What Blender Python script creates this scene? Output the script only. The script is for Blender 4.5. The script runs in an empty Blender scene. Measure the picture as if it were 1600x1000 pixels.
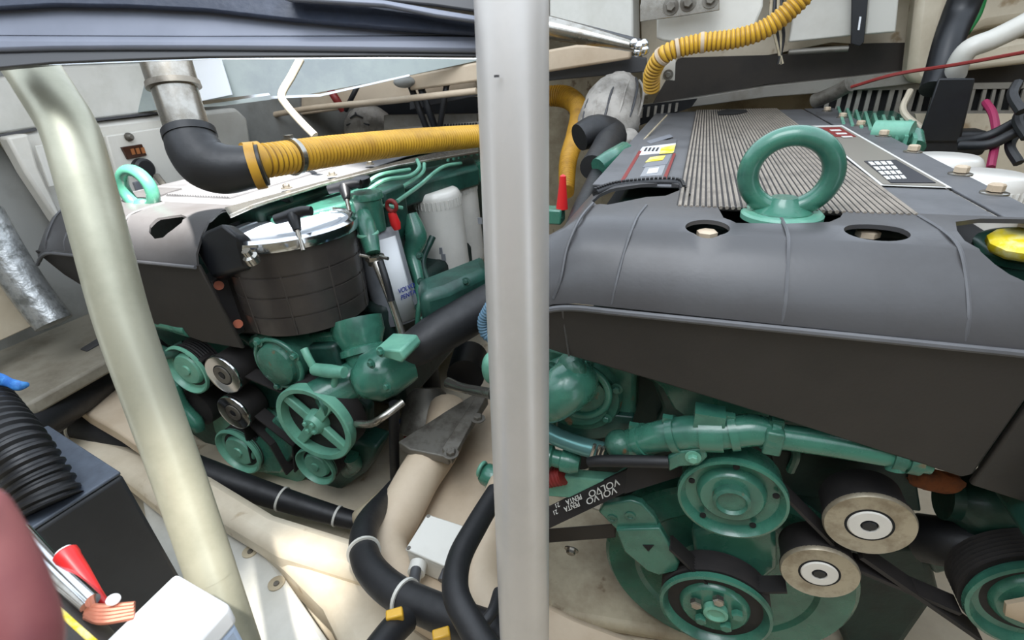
import bpy, bmesh, math, random
from mathutils import Vector, Matrix
random.seed(7)
V = Vector
# ---------------------------------------------------------------- camera
F = 760.0
YAW, PITCH, ROLL = (math.radians(a) for a in (20.88, 27.45, 3.12))
_f = V((-math.sin(YAW)*math.cos(PITCH), math.cos(YAW)*math.cos(PITCH), -math.sin(PITCH)))
_r = V((math.cos(YAW), math.sin(YAW), 0)); _d = _f.cross(_r)
CR = math.cos(ROLL)*_r + math.sin(ROLL)*_d
CD = -math.sin(ROLL)*_r + math.cos(ROLL)*_d
CF = _f
cam_d = bpy.data.cameras.new('camera'); cam = bpy.data.objects.new('camera', cam_d)
bpy.context.scene.collection.objects.link(cam)
m = Matrix((CR, -CD, -CF)).transposed().to_4x4(); cam.matrix_world = m
cam_d.sensor_width = 36; cam_d.lens = F/1600*36
cam_d.clip_start = 0.01; cam_d.clip_end = 60
cam_d.dof.use_dof = True; cam_d.dof.focus_distance = 1.0; cam_d.dof.aperture_fstop = 9.0
sc = bpy.context.scene; sc.camera = cam
# ---------------------------------------------------------------- light
sc.view_settings.view_transform = 'Standard'; sc.view_settings.look = 'None'
sc.view_settings.gamma = 1; sc.view_settings.use_curve_mapping = False
sc.view_settings.exposure = 0.22
w = bpy.data.worlds.new('world'); sc.world = w; w.use_nodes = True
bg = w.node_tree.nodes['Background']; bg.inputs[0].default_value = (0.78, 0.88, 1.0, 1); bg.inputs[1].default_value = 1.9
def area(name, loc, target, sx, sy, power, col):
    d = bpy.data.lights.new(name, 'AREA'); d.shape = 'RECTANGLE'; d.size = sx; d.size_y = sy
    d.energy = power; d.color = col
    o = bpy.data.objects.new(name, d); sc.collection.objects.link(o); o.location = loc
    o.rotation_euler = (V(target)-V(loc)).to_track_quat('-Z', 'Y').to_euler(); return o
area('hatch_daylight', (-0.3, -0.3, 2.2), (-0.2, 1.0, -0.6), 1.6, 1.6, 45, (0.93, 0.96, 1.0))
def sunbeam(name, target, rad_, power):              # sunlight falling through the gaps of the open hatch
    d = bpy.data.lights.new(name, 'SPOT'); d.energy = power; d.color = (1, 0.96, 0.9); d.shadow_soft_size = .06
    o = bpy.data.objects.new(name, d); sc.collection.objects.link(o); dr = V((.50, -.38, 1.0)).normalized()
    o.location = V(target)+dr*5; o.rotation_euler = (-dr).to_track_quat('-Z', 'Y').to_euler()
    d.spot_size = 2*math.atan(rad_/5); d.spot_blend = .5
sunbeam('sunbeam_engine', (-1.55, 1.40, -.35), .52, 11000)
sunbeam('sunbeam_box', (-.50, .27, -.46), .13, 2600)

# ---------------------------------------------------------------- pixel rays -> world points
def ray(x, y): return CR*((x-800)/F) + CD*((y-500)/F) + CF
def P(x, y, Y=None, X=None, Z=None, D=None):
    r = ray(x, y)
    if Y is not None: return r*(Y/r.y)
    if X is not None: return r*(X/r.x)
    if Z is not None: return r*(Z/r.z)
    return r*D
def rad(px, p): return px*V(p).dot(CF)/F          # a radius in metres from pixels at a point
def PL(L, **k):                                     # list of (x,y[,Y]) -> points
    return [P(q[0], q[1], **(k if len(q) == 2 else {'Y': q[2]})) for q in L]

# ---------------------------------------------------------------- materials
def s2l(c): return tuple(((v/255)/12.92 if v/255 <= .04045 else ((v/255+.055)/1.055)**2.4) for v in c)+(1,)
def mat(name, col, rough=.5, metal=0, col2=None, scale=8, lo=.45, hi=.65, bump=0, bscale=60, coat=0, emit=0, rvar=0, alpha=None, col3=None):
    mt = bpy.data.materials.new(name); mt.use_nodes = True; nt = mt.node_tree; b = nt.nodes['Principled BSDF']
    L = nt.links.new
    b.inputs['Base Color'].default_value = s2l(col); b.inputs['Roughness'].default_value = rough; b.inputs['Metallic'].default_value = metal
    if coat: b.inputs['Coat Weight'].default_value = coat; b.inputs['Coat Roughness'].default_value = .15
    tc = nt.nodes.new('ShaderNodeTexCoord')
    geo = nt.nodes.new('ShaderNodeNewGeometry')
    src = geo.outputs['Position']
    if col2:
        n = nt.nodes.new('ShaderNodeTexNoise'); n.inputs['Scale'].default_value = scale; n.inputs['Detail'].default_value = 6; n.inputs['Roughness'].default_value = .65
        L(src, n.inputs['Vector'])
        r = nt.nodes.new('ShaderNodeValToRGB'); L(n.outputs['Fac'], r.inputs['Fac'])
        r.color_ramp.elements[0].position = lo; r.color_ramp.elements[0].color = s2l(col)
        r.color_ramp.elements[1].position = hi; r.color_ramp.elements[1].color = s2l(col2)
        out = r.outputs['Color']
        if col3:
            n3 = nt.nodes.new('ShaderNodeTexNoise'); n3.inputs['Scale'].default_value = scale*2.7; n3.inputs['Detail'].default_value = 4
            L(src, n3.inputs['Vector'])
            r3 = nt.nodes.new('ShaderNodeValToRGB'); L(n3.outputs['Fac'], r3.inputs['Fac'])
            r3.color_ramp.elements[0].position = .64; r3.color_ramp.elements[1].position = .72
            mx = nt.nodes.new('ShaderNodeMix'); mx.data_type = 'RGBA'
            L(r3.outputs['Color'], mx.inputs[0]); L(out, mx.inputs[6]); mx.inputs[7].default_value = s2l(col3)
            out = mx.outputs[2]
        L(out, b.inputs['Base Color'])
        if rvar:
            mr = nt.nodes.new('ShaderNodeMapRange'); L(n.outputs['Fac'], mr.inputs[0]); mr.inputs[1].default_value = .3; mr.inputs[2].default_value = .7
            mr.inputs[3].default_value = max(.05, rough-rvar); mr.inputs[4].default_value = rough+rvar; L(mr.outputs[0], b.inputs['Roughness'])
    if bump:
        n2 = nt.nodes.new('ShaderNodeTexNoise'); n2.inputs['Scale'].default_value = bscale; n2.inputs['Detail'].default_value = 5
        L(src, n2.inputs['Vector']); bp = nt.nodes.new('ShaderNodeBump'); bp.inputs['Strength'].default_value = bump; bp.inputs['Distance'].default_value = .004
        L(n2.outputs['Fac'], bp.inputs['Height']); L(bp.outputs[0], b.inputs['Normal'])
    return mt
M = {}
M['green'] = mat('green_enamel', (62,118,99), .28, col2=(44,92,78), scale=9, bump=.22, bscale=35, coat=.4, rvar=.1)
M['green_dark'] = mat('green_enamel_dark', (34,74,64), .42, col2=(18,44,38), scale=7, bump=.35, bscale=45, coat=.15)  # darker, duller green enamel with noise mottling
M['green_rust'] = mat('green_enamel_rusty', (62,112,94), .36, col2=(44,86,72), scale=12, bump=.6, bscale=70, coat=.2, col3=(112,84,58))
M['green_pale'] = mat('green_enamel_pale', (112,170,146), .34, col2=(92,148,128), scale=10, bump=.2, bscale=40)
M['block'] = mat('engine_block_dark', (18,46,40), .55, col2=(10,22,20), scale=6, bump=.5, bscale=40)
M['hood'] = mat('black_moulded_plastic', (76,75,76), .36, col2=(66,64,64), scale=3, bump=.04, bscale=160, rvar=.05)
M['hood_shade'] = mat('black_plastic_hood_shade', (50,46,43), .6, col2=(43,40,37), scale=4, bump=.1, bscale=160)  # hood plastic darkened for its shaded front; plain dark parts share it
M['top'] = mat('grey_cover_plastic', (96,96,98), .5, col2=(80,80,82), scale=5, bump=.12, bscale=120)
M['mat'] = mat('mat_base_shade', (48,44,42), .7, col2=(38,36,34), scale=14, bump=.2, bscale=150)  # mat base darker than its ribs, painting shade between them
M['rubber'] = mat('black_rubber', (30,30,32), .5, col2=(22,22,24), scale=10, bump=.15, bscale=60, rvar=.1)
M['belt'] = mat('belt_rubber', (40,36,35), .7, col2=(28,26,26), scale=12)
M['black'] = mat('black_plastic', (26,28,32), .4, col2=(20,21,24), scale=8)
M['blackbox'] = mat('black_painted_steel', (46,47,49), .55, col2=(38,39,41), scale=5)
M['greybox'] = mat('grey_lid', (84,92,104), .5, col2=(64,70,80), scale=9)
M['pole'] = mat('satin_aluminium', (204,199,194), .38, .5, col2=(192,188,182), scale=4, rvar=.05)
M['pole_l'] = mat('weathered_aluminium', (186,184,164), .4, .5, col2=(166,164,144), scale=6, rvar=.06)
M['steel'] = mat('steel', (172,168,160), .24, .9, col2=(140,134,124), scale=20, rvar=.08)
M['steel_dull'] = mat('dull_steel', (120,116,108), .5, .6, col2=(86,80,72), scale=14)
M['chrome'] = mat('chrome', (215,218,222), .14, 1)
M['idler'] = mat('idler_steel', (178,168,148), .42, .5, col2=(150,138,118), scale=25, rvar=.1)
M['cream'] = mat('cream_gelcoat', (218,206,184), .5, col2=(196,182,158), scale=4, lo=.4, hi=.7, bump=.3, bscale=14, col3=(170,148,118))
M['cream_pink'] = mat('pinkish_gelcoat', (204,186,162), .55, col2=(178,156,130), scale=3, lo=.4, hi=.7, bump=.3, bscale=10)
M['cream_dirty'] = mat('stained_gelcoat', (182,170,144), .6, col2=(136,120,96), scale=5, lo=.4, hi=.7, bump=.4, bscale=12, col3=(112,92,68))
M['white_wall'] = mat('white_gelcoat', (206,204,196), .5, col2=(188,186,176), scale=3, bump=.15, bscale=12)
M['grey_wall'] = mat('grey_gelcoat', (150,150,146), .6, col2=(128,128,122), scale=3, bump=.2, bscale=12)
M['shelf'] = mat('grey_shelf', (142,136,122), .6, col2=(112,104,90), scale=5, bump=.3, bscale=16)
M['cabinet'] = mat('cabinet_white', (208,205,196), .35, col2=(198,194,184), scale=4)
M['white'] = mat('white_plastic', (226,228,230), .35)
M['filter'] = mat('filter_white', (222,218,210), .32, col2=(212,208,200), scale=6, coat=.3)
M['filter_grey'] = mat('filter_grey', (150,152,156), .35, col2=(120,122,128), scale=5)
M['yellow'] = mat('yellow_hose', (206,160,44), .45, col2=(176,132,36), scale=7, coat=.1)
M['groove_shade'] = mat('hose_groove_shade', (132,96,28), .6)  # brown on the groove faces paints shade between hose ribs
M['yellow_d'] = mat('ochre_hose', (190,142,40), .5, col2=(160,116,32), scale=14)
M['yel'] = mat('yellow_plastic', (232,206,30), .4, col2=(236,226,150), scale=30, lo=.45, hi=.6)
M['red'] = mat('red_plastic', (206,38,40), .35)
M['redd'] = mat('dark_red', (124,32,28), .5)
M['blue'] = mat('blue_cloth', (34,96,170), .6, col2=(70,140,205), scale=40, bump=.6, bscale=80)
M['ink_blue'] = mat('blue_print', (30,48,140), .5)
M['ink'] = mat('dark_print', (40,40,46), .5)
M['ink_grey'] = mat('grey_print', (120,122,128), .5)
M['ink_white'] = mat('white_print', (214,212,206), .5)
M['lag'] = mat('lagging_cloth', (178,172,164), .85, col2=(130,124,116), scale=9, bump=1.0, bscale=18)
M['foil'] = mat('foil_insulation', (170,172,172), .35, .6, col2=(120,122,120), scale=30, bump=1.0, bscale=40)
M['dark_band'] = mat('dark_stained_beam', (52,46,40), .6, col2=(38,34,30), scale=4)
M['ledge'] = mat('aluminium_ledge', (150,146,138), .5, .3, col2=(130,124,114), scale=6)
M['beam'] = mat('blue_grey_beam', (122,126,138), .5, .2, col2=(108,112,124), scale=3)
M['tarp'] = mat('navy_sealant', (34,42,60), .5, col2=(52,60,78), scale=12, bump=.6, bscale=40)
M['orange'] = mat('orange_plug', (176,92,60), .5)
M['rust'] = mat('rust', (124,66,26), .8, col2=(70,40,22), scale=20, bump=.5)
M['copper'] = mat('copper_wire', (190,120,96), .35, .5)
M['skin'] = mat('skin', (164,100,98), .5, col2=(140,78,82), scale=12)
M['nail'] = mat('nail', (214,160,152), .3)
M['panel'] = mat('polished_panel', (150,158,154), .4, 0, col2=(132,140,140), scale=3)
M['led'] = mat('meter_window', (60,34,22), .2)
M['amber'] = mat('amber_digits', (150,92,50), .4)
M['dkgrey'] = mat('dark_grey', (70,70,72), .5)
M['plate'] = mat('name_plate', (128,122,112), .4)
M['hole_shade'] = mat('painted_hole_shade', (14,14,15), .8)  # near-black standing in for the shade inside holes, slots and openings

# ---------------------------------------------------------------- mesh building
WL = {}
def empty(name, loc, label=None, cat=None, group=None, kind=None):
    o = bpy.data.objects.new(name, None); sc.collection.objects.link(o); o.location = loc; o.empty_display_size = .05
    WL[o.name] = V(loc); tag(o, label, cat, group, kind); return o
def tag(o, label=None, cat=None, group=None, kind=None):
    if label: o['label'] = label
    if cat: o['category'] = cat
    if group: o['group'] = group
    if kind: o['kind'] = kind
    return o
def frame(a):
    a = V(a).normalized(); u = a.orthogonal().normalized(); return u, a.cross(u), a
def spline(pts, n):
    pts = [V(p) for p in pts]
    if len(pts) < 3: return [pts[0].lerp(pts[-1], i/n) for i in range(n+1)], [i/n for i in range(n+1)]
    q = [pts[0]*2-pts[1]]+pts+[pts[-1]*2-pts[-2]]; out = []; par = []
    seg = len(pts)-1
    dense = []
    for s in range(seg):
        p0, p1, p2, p3 = q[s:s+4]
        for k in range(16):
            t = k/16
            dense.append((.5*((2*p1)+(p2-p0)*t+(2*p0-5*p1+4*p2-p3)*t*t+(3*p1-p0-3*p2+p3)*t**3), (s+t)/seg))
    dense.append((pts[-1], 1.0))
    d = [0]
    for i in range(1, len(dense)): d.append(d[-1]+(dense[i][0]-dense[i-1][0]).length)
    j = 0
    for i in range(n+1):
        tt = d[-1]*i/n
        while j < len(d)-2 and d[j+1] < tt: j += 1
        a = (tt-d[j])/max(1e-9, d[j+1]-d[j])
        out.append(dense[j][0].lerp(dense[j+1][0], a)); par.append(dense[j][1]*(1-a)+dense[j+1][1]*a)
    return out, par
class MB:
    def __init__(s): s.b = bmesh.new()
    def face(s, vs):
        try: return s.b.faces.new(vs)
        except ValueError: return None
    def box(s, c, size, rot=None):
        c = V(c); hx, hy, hz = (q/2 for q in size); vs = []
        for dx in (-1, 1):
            for dy in (-1, 1):
                for dz in (-1, 1):
                    p = V((dx*hx, dy*hy, dz*hz))
                    if rot: p = rot @ p
                    vs.append(s.b.verts.new(c+p))
        for f in ((0,1,3,2),(4,6,7,5),(0,4,5,1),(2,3,7,6),(0,2,6,4),(1,5,7,3)): s.face([vs[i] for i in f])
        return s
    def hexa(s, bot, top):            # bot/top: equal-length loops
        a = [s.b.verts.new(p) for p in bot]; b = [s.b.verts.new(p) for p in top]; n = len(a)
        s.face(a[::-1]); s.face(b)
        for i in range(n): s.face([a[i], a[(i+1) % n], b[(i+1) % n], b[i]])
        return s
    def prism(s, pts, vec): return s.hexa([V(p) for p in pts], [V(p)+V(vec) for p in pts])
    def rings(s, R, cap=True):
        rs = [[s.b.verts.new(p) for p in r] for r in R]; n = len(rs[0])
        for a, b in zip(rs, rs[1:]):
            for i in range(n): s.face([a[i], a[(i+1) % n], b[(i+1) % n], b[i]])
        if cap: s.face(rs[0][::-1]); s.face(rs[-1])
        return s
    def tube(s, pts, r, seg=14, n=None, rib=None, cap=True, flat=1.0):
        L = sum((V(b)-V(a)).length for a, b in zip(pts, pts[1:]))
        if rib: n = max(4, int(L/rib)*4)
        elif n is None: n = 1 if len(pts) == 2 else max(8, (len(pts)-1)*7)
        c, par = spline(pts, n)
        up = None; R = []
        for i, p in enumerate(c):
            t = (c[min(i+1, n)]-c[max(i-1, 0)]).normalized()
            if up is None: up = t.orthogonal().normalized()
            up = (up - t*up.dot(t)).normalized(); sd_ = t.cross(up)
            if isinstance(r, (list, tuple)):
                x = par[i]*(len(r)-1); k = min(int(x), len(r)-2); rr = r[k]*(1-(x-k))+r[k+1]*(x-k)
            else: rr = r
            if rib: rr *= (1.05, 1.05, .93, .93)[i % 4]
            R.append([p+up*math.cos(2*math.pi*j/seg)*rr+sd_*math.sin(2*math.pi*j/seg)*rr*flat for j in range(seg)])
        return s.rings(R, cap)
    def cyl(s, a, b, r0, r1=None, seg=24):
        return s.tube([a, b], [r0, r0 if r1 is None else r1], seg, 1)
    def lathe(s, c, ax, prof, seg=40):       # prof: (t along axis, r)
        u, v, a = frame(ax); c = V(c); rs = []
        for t, r in prof:
            if r <= 1e-6: rs.append([s.b.verts.new(c+a*t)])
            else: rs.append([s.b.verts.new(c+a*t+(u*math.cos(2*math.pi*j/seg)+v*math.sin(2*math.pi*j/seg))*r) for j in range(seg)])
        for A, B in zip(rs, rs[1:]):
            for j in range(seg):
                k = (j+1) % seg
                if len(A) == 1 and len(B) == 1: continue
                if len(A) == 1: s.face([A[0], B[k], B[j]])
                elif len(B) == 1: s.face([A[j], A[k], B[0]])
                else: s.face([A[j], A[k], B[k], B[j]])
        if len(rs[0]) > 1 and len(rs[-1]) > 1 and prof[0] != prof[-1]:
            s.face(rs[0][::-1]); s.face(rs[-1])
        return s
    def torus(s, c, ax, R, r, seg=48, seg2=16, sq=1.0):
        u, v, a = frame(ax); c = V(c); rs = []
        if abs(a.y) > .9: u, v = V((1,0,0)), V((0,0,1))
        for i in range(seg):
            t = 2*math.pi*i/seg; d = u*math.cos(t)+v*math.sin(t)*sq
            rs.append([s.b.verts.new(c+d*R+(d*math.cos(2*math.pi*j/seg2)+a*math.sin(2*math.pi*j/seg2))*r) for j in range(seg2)])
        for i in range(seg):
            for j in range(seg2):
                s.face([rs[i][j], rs[(i+1) % seg][j], rs[(i+1) % seg][(j+1) % seg2], rs[i][(j+1) % seg2]])
        return s
    def ball(s, c, r, sc_=(1,1,1), rot=None, jit=0, sub=3):
        g = bmesh.ops.create_icosphere(s.b, subdivisions=sub, radius=1)
        for v in g['verts']:
            k = 1+jit*(random.random()-.5)
            p = V((v.co.x*r*sc_[0]*k, v.co.y*r*sc_[1]*k, v.co.z*r*sc_[2]*k))
            if rot: p = rot @ p
            v.co = V(c)+p
        return s
    def grid(s, rows, thick=None):
        vs = [[s.b.verts.new(p) for p in r] for r in rows]
        for a, b in zip(vs, vs[1:]):
            for i in range(len(a)-1): s.face([a[i], a[i+1], b[i+1], b[i]])
        return s
    def build(s, name, m_, parent=None, label=None, cat=None, group=None, kind=None, bevel=0, sub=0, solid=0, ang=38, bseg=2, cuts=None):
        bmesh.ops.recalc_face_normals(s.b, faces=s.b.faces)
        lo = V((min(v.co[i] for v in s.b.verts) for i in range(3))); hi = V((max(v.co[i] for v in s.b.verts) for i in range(3)))
        c = (lo+hi)/2
        for v in s.b.verts: v.co -= c
        for e in s.b.edges:
            e.smooth = not (len(e.link_faces) == 2 and e.calc_face_angle(0) > math.radians(ang))
        for f_ in s.b.faces: f_.smooth = True
        me = bpy.data.meshes.new(name); s.b.to_mesh(me); s.b.free()
        me.materials.append(M[m_] if isinstance(m_, str) else m_)
        o = bpy.data.objects.new(name, me); sc.collection.objects.link(o)
        if parent is not None:
            o.parent = parent; o.location = c-WL[parent.name]
        else: o.location = c
        WL[o.name] = c
        if solid: q = o.modifiers.new('s', 'SOLIDIFY'); q.thickness = solid; q.offset = 0
        if cuts is not None:
            bme = bpy.data.meshes.new('cutter'); bmesh.ops.recalc_face_normals(cuts.b, faces=cuts.b.faces)
            for v in cuts.b.verts: v.co -= WL[o.name]
            cuts.b.to_mesh(bme); cuts.b.free(); co = bpy.data.objects.new('cutter', bme); sc.collection.objects.link(co)
            if parent is not None: co.parent = parent; co.location = c-WL[parent.name]
            else: co.location = c
            q = o.modifiers.new('c', 'BOOLEAN'); q.operation = 'DIFFERENCE'; q.object = co; q.solver = 'EXACT'
            dg = bpy.context.evaluated_depsgraph_get(); dg.update()
            nm = bpy.data.meshes.new_from_object(o.evaluated_get(dg)); o.modifiers.clear(); o.data = nm
            bpy.data.objects.remove(co)
            bb = bmesh.new(); bb.from_mesh(nm)
            for e in bb.edges: e.smooth = not (len(e.link_faces) == 2 and e.calc_face_angle(0) > math.radians(ang))
            for f_ in bb.faces: f_.smooth = True
            bb.to_mesh(nm); bb.free()
        if bevel: q = o.modifiers.new('b', 'BEVEL'); q.width = bevel; q.segments = bseg; q.limit_method = 'ANGLE'; q.angle_limit = math.radians(40); q.use_clamp_overlap = True
        if sub: q = o.modifiers.new('u', 'SUBSURF'); q.levels = sub; q.render_levels = sub
        return tag(o, label, cat, group, kind)
def text(name, s, size, origin, xdir, ydir, m_, parent, ext=.0006, align='CENTER', wide=1.0):
    cu = bpy.data.curves.new(name, 'FONT'); cu.body = s; cu.size = size; cu.shear = .25; cu.extrude = ext; cu.align_x = align; cu.align_y = 'CENTER'
    t = bpy.data.objects.new(name, cu); sc.collection.objects.link(t)
    dg = bpy.context.evaluated_depsgraph_get(); dg.update()
    me = bpy.data.meshes.new_from_object(t.evaluated_get(dg)); bpy.data.objects.remove(t)
    for v in me.vertices: v.co.x *= wide
    me.materials.clear(); me.materials.append(M[m_])
    o = bpy.data.objects.new(name, me); sc.collection.objects.link(o)
    x = V(xdir).normalized(); z = x.cross(V(ydir)).normalized(); y = z.cross(x)
    mw = Matrix((x, y, z)).transposed().to_4x4(); mw.translation = V(origin)
    o.parent = parent; o.matrix_local = Matrix.Translation(-WL[parent.name]) @ mw; WL[o.name] = V(origin)
    return o
def bolt(c, ax, r, parent, m_='steel_dull', name='bolt', washer=True, label=None):
    b = MB(); ax = V(ax).normalized()
    if washer: b.lathe(c, ax, [(0, r*1.6), (r*.25, r*1.6), (r*.25, 0)], 18)
    b.lathe(V(c)+ax*r*.2, ax, [(0, r), (r*.8, r), (r, r*.8), (r, 0)], 6)
    return b.build(name, m_, parent, label=label)
def band(pts, k, r, m_, parent, name='hose_clamp', w=.012, th=.003, screw=True):
    c, _ = spline(pts, 60); i = int(k*60); t = (c[min(i+1, 60)]-c[max(i-1, 0)]).normalized(); p = c[i]
    b = MB().lathe(p, t, [(-w/2, r), (-w/2, r+th), (w/2, r+th), (w/2, r)], 28)
    if screw:
        q = p - CF*(r+th*1.5); q = p + (V((0,0,1))-t*t.z).normalized()*(r+th)
        b.box(q, (w*1.3, w*.9, w*.8), None)
    return b.build(name, m_, parent)

# ================================================================ THE SETTING
S = 'structure'
MB().box((-0.3, 1.3, -1.50), (5.4, 5.0, .08)).build('floor', 'cream', kind=S)
MB().box((-2.46, 1.6, -.55), (.12, 4.4, 1.9)).build('wall_left', 'grey_wall', kind=S)
MB().box((-.3, 3.55, -.60), (4.6, .1, 2.0)).build('wall_back', 'cream_dirty', kind=S)
MB().box((1.95, 1.6, -.60), (.1, 4.0, 2.0)).build('wall_right', 'cream_dirty', kind=S)
MB().box((-.3, -1.05, -.60), (4.6, .1, 2.3)).build('wall_front', 'cream_dirty', kind=S)
b = MB(); b.box((-.3, 3.05, .45), (4.6, 1.1, .06)); b.box((1.5, .4, .45), (1.0, 3.0, .06)); b.box((-2.3, .4, .45), (.6, 3.0, .06)); b.box((-.5, -.85, .45), (3.0, .5, .06))
b.build('ceiling', 'cream_dirty', kind=S)

# --- upper back: moulded beams and panels under the deck, at Y about 3
def slab(name, px, Y, th, m_, **k):
    b = MB(); pts = [P(x, y, Y=Y) for x, y in px]; b.prism(pts, (0, th, 0)); return b.build(name, m_, **k)
slab('trim_1', [(858,-60),(988,-60),(990,66),(858,36)], 2.60, .25, 'white_wall', kind=S, bevel=.01)          # cream beam over pole
slab('trim_2', [(1000,-40),(1600,-60),(1620,30),(1500,80),(1300,66),(1200,86),(1005,150)], 3.02, .4, 'cream', kind=S)
slab('trim_3', [(1018,165),(1060,90),(1200,86),(1322,78),(1330,68),(1452,66),(1436,108),(1330,122),(1200,132),(1018,166)], 2.97, .04, 'dark_band', kind=S, bevel=.004)
b = MB(); q = [P(1000,166,Y=2.9), P(1200,134,Y=2.9), P(1440,108,Y=2.9), P(1452,128,Y=2.9), P(1330,142,Y=2.9), P(1200,152,Y=2.9), P(1000,178,Y=2.9)]
b.prism(q, (0, .12, 0)); b.build('trim_4', 'ledge', kind=S, bevel=.004)
slab('trim_5', [(1490,108),(1620,92),(1620,140),(1490,140)], 2.97, .06, 'dark_band', kind=S)
slab('trim_6', [(1200,178),(1620,172),(1620,186),(1200,190)], 2.93, .05, 'ledge', kind=S)
slab('trim_7', [(1440,-60),(1500,-60),(1452,132),(1428,130),(1420,112)], 2.80, .12, 'cream', kind=S, bevel=.03)          # moulded rib
slab('trim_8', [(1500,95),(1530,72),(1600,60),(1620,60),(1620,98),(1500,112)], 2.86, .08, 'cream', kind=S, bevel=.02)
slab('trim_9', [(1500,-60),(1640,-60),(1640,30),(1540,45),(1500,60)], 2.9, .1, 'cream', kind=S, bevel=.04)
# deck-side beams seen between the big pole and the cream hatch panel
slab('trim_10', [(640,118),(740,98),(900,70),(985,72),(985,92),(860,112),(740,128),(640,142)], 2.55, .06, 'cream_pink', kind=S, bevel=.01)
slab('trim_11', [(470,150),(640,118),(740,110),(745,150),(640,160),(560,168),(415,188),(415,178),(470,168)], 2.72, .06, 'cream_pink', kind=S, bevel=.01)
slab('trim_12', [(640,158),(980,86),(1010,90),(1010,112),(860,126),(640,172)], 2.66, .03, 'dkgrey', kind=S, bevel=.004)
slab('trim_13', [(600,180),(745,178),(745,196),(600,206)], 2.85, .03, 'ledge', kind=S)

# slotted cable ledges : each slat is one piece
gr = empty('slotted_ledge', P(1380,160,Y=2.94), 'grey ledge with dark vertical slots behind the right engine', 'ledge')
slab('rail', [(1270,134),(1620,128),(1620,138),(1270,142)], 2.93, .02, 'ledge', parent=gr)
slab('backing', [(1270,136),(1620,130),(1620,186),(1270,184)], 2.965, .01, 'hole_shade', parent=gr)
for i in range(20):
    x = 1296+i*16+random.uniform(-3, 3)
    slab('slat', [(x,139),(x+random.uniform(5,8),139),(x-4,182),(x-11,182)], 2.935, .012, 'ledge', parent=gr)
gr2 = empty('slotted_ledge', P(1010,180,Y=2.7), 'small dark comb of slots at the far left corner of the ribbed cover', 'ledge')
slab('backing', [(985,166),(1090,154),(1080,168),(1000,196),(985,196)], 2.80, .01, 'hole_shade', parent=gr2)
for i in range(7):
    x = 990+i*11
    slab('slat', [(x,170-i*1.5),(x+4,169.5-i*1.5),(x+2,186-i*2),(x-2,187-i*2)], 2.78, .012, 'ledge', parent=gr2)
gr3 = empty('slotted_ledge', P(710,196,Y=2.6), 'thin perforated ledge above the yellow hose beside the thick pole', 'ledge')
slab('backing', [(620,200),(748,190),(748,200),(620,212)], 2.62, .01, 'ledge', parent=gr3)
for i in range(12): 
    x = 694+i*4.4
    slab('slat', [(x,194-i*.2),(x+2,194-i*.2),(x+2,200-i*.2),(x,200-i*.2)], 2.60, .008, 'hole_shade', parent=gr3)

# --- left hull: ledges, shelf, stringers
slab2 = lambda name, px, X, th, m_, **k: MB().prism([P(x, y, X=X) for x, y in px], (th, 0, 0)).build(name, m_, **k)
# grey shelf sloping to the left hull
Q = [P(-40,560,Z=-.86), P(-40,500,Z=-.86), P(60,505,Z=-.86), P(170,468,Z=-.86), P(185,520,Z=-.86), P(200,545,Z=-.86), P(45,630,Z=-.86), P(-40,650,Z=-.86)]
MB().prism(Q, (0,0,-.05)).build('trim_14', 'shelf', kind=S, bevel=.01)
def zslab(name, px, Z, th, m_, bevel=.01, **k):
    return MB().prism([P(x, y, Z=Z) for x, y in px], (0,0,-th)).build(name, m_, bevel=bevel, **k)
# cream stringers and platforms left of the engine
zslab('trim_15', [(60,690),(110,670),(190,690),(330,740),(430,800),(560,840),(600,900),(560,900),(430,860),(330,800),(250,790),(190,742)], -1.12, .10, 'cream', .03, kind=S)
zslab('trim_16', [(110,632),(215,590),(240,640),(250,720),(180,672)], -1.02, .06, 'cream_pink', .01, kind=S)
zslab('trim_17', [(220,770),(330,780),(385,815),(430,880),(520,1010),(640,1010),(640,1100),(300,1100),(240,900)], -1.22, .12, 'white_wall', .012, kind=S)
zslab('trim_18', [(330,770),(560,868),(610,930),(690,990),(700,1060),(560,1060),(500,940),(440,880),(380,830)], -1.16, .16, 'cream', .05, kind=S)
# central engine bed : raised moulded rim around a recess
rim = [(700,640),(690,690),(655,745),(618,815),(600,850),(612,895),(660,935),(715,965),(790,985)]
MB().tube([P(x, y, Z=-1.10) for x, y in rim], [.07,.07,.066,.062,.06,.06,.06,.06], seg=18, flat=1.0).build('trim_19', 'cream_pink', kind=S)
zslab('trim_20', [(700,640),(770,600),(800,700),(800,990),(700,960),(612,895),(618,815)], -1.17, .25, 'cream_pink', .02, kind=S)
MB().tube([P(x, y, Z=-1.05) for x, y in [(790,760),(765,830),(752,900),(770,960),(800,985)]], [.05,.055,.05,.045], seg=18).build('trim_21', 'cream_pink', kind=S)
zslab('trim_22', [(545,800),(620,740),(640,700),(700,700),(690,760),(620,850),(600,900)], -1.3, .1, 'cream_dirty', .02, kind=S)
# beneath the right engine : curved moulding
zslab('trim_23', [(840,930),(900,960),(1010,1000),(1200,1100),(820,1150)], -1.25, .1, 'cream_pink', .02, kind=S)
zslab('trim_24', [(840,760),(960,800),(1000,900),(1100,1000),(860,960),(830,900)], -1.40, .05, 'cream_dirty', .02, kind=S)

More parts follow.
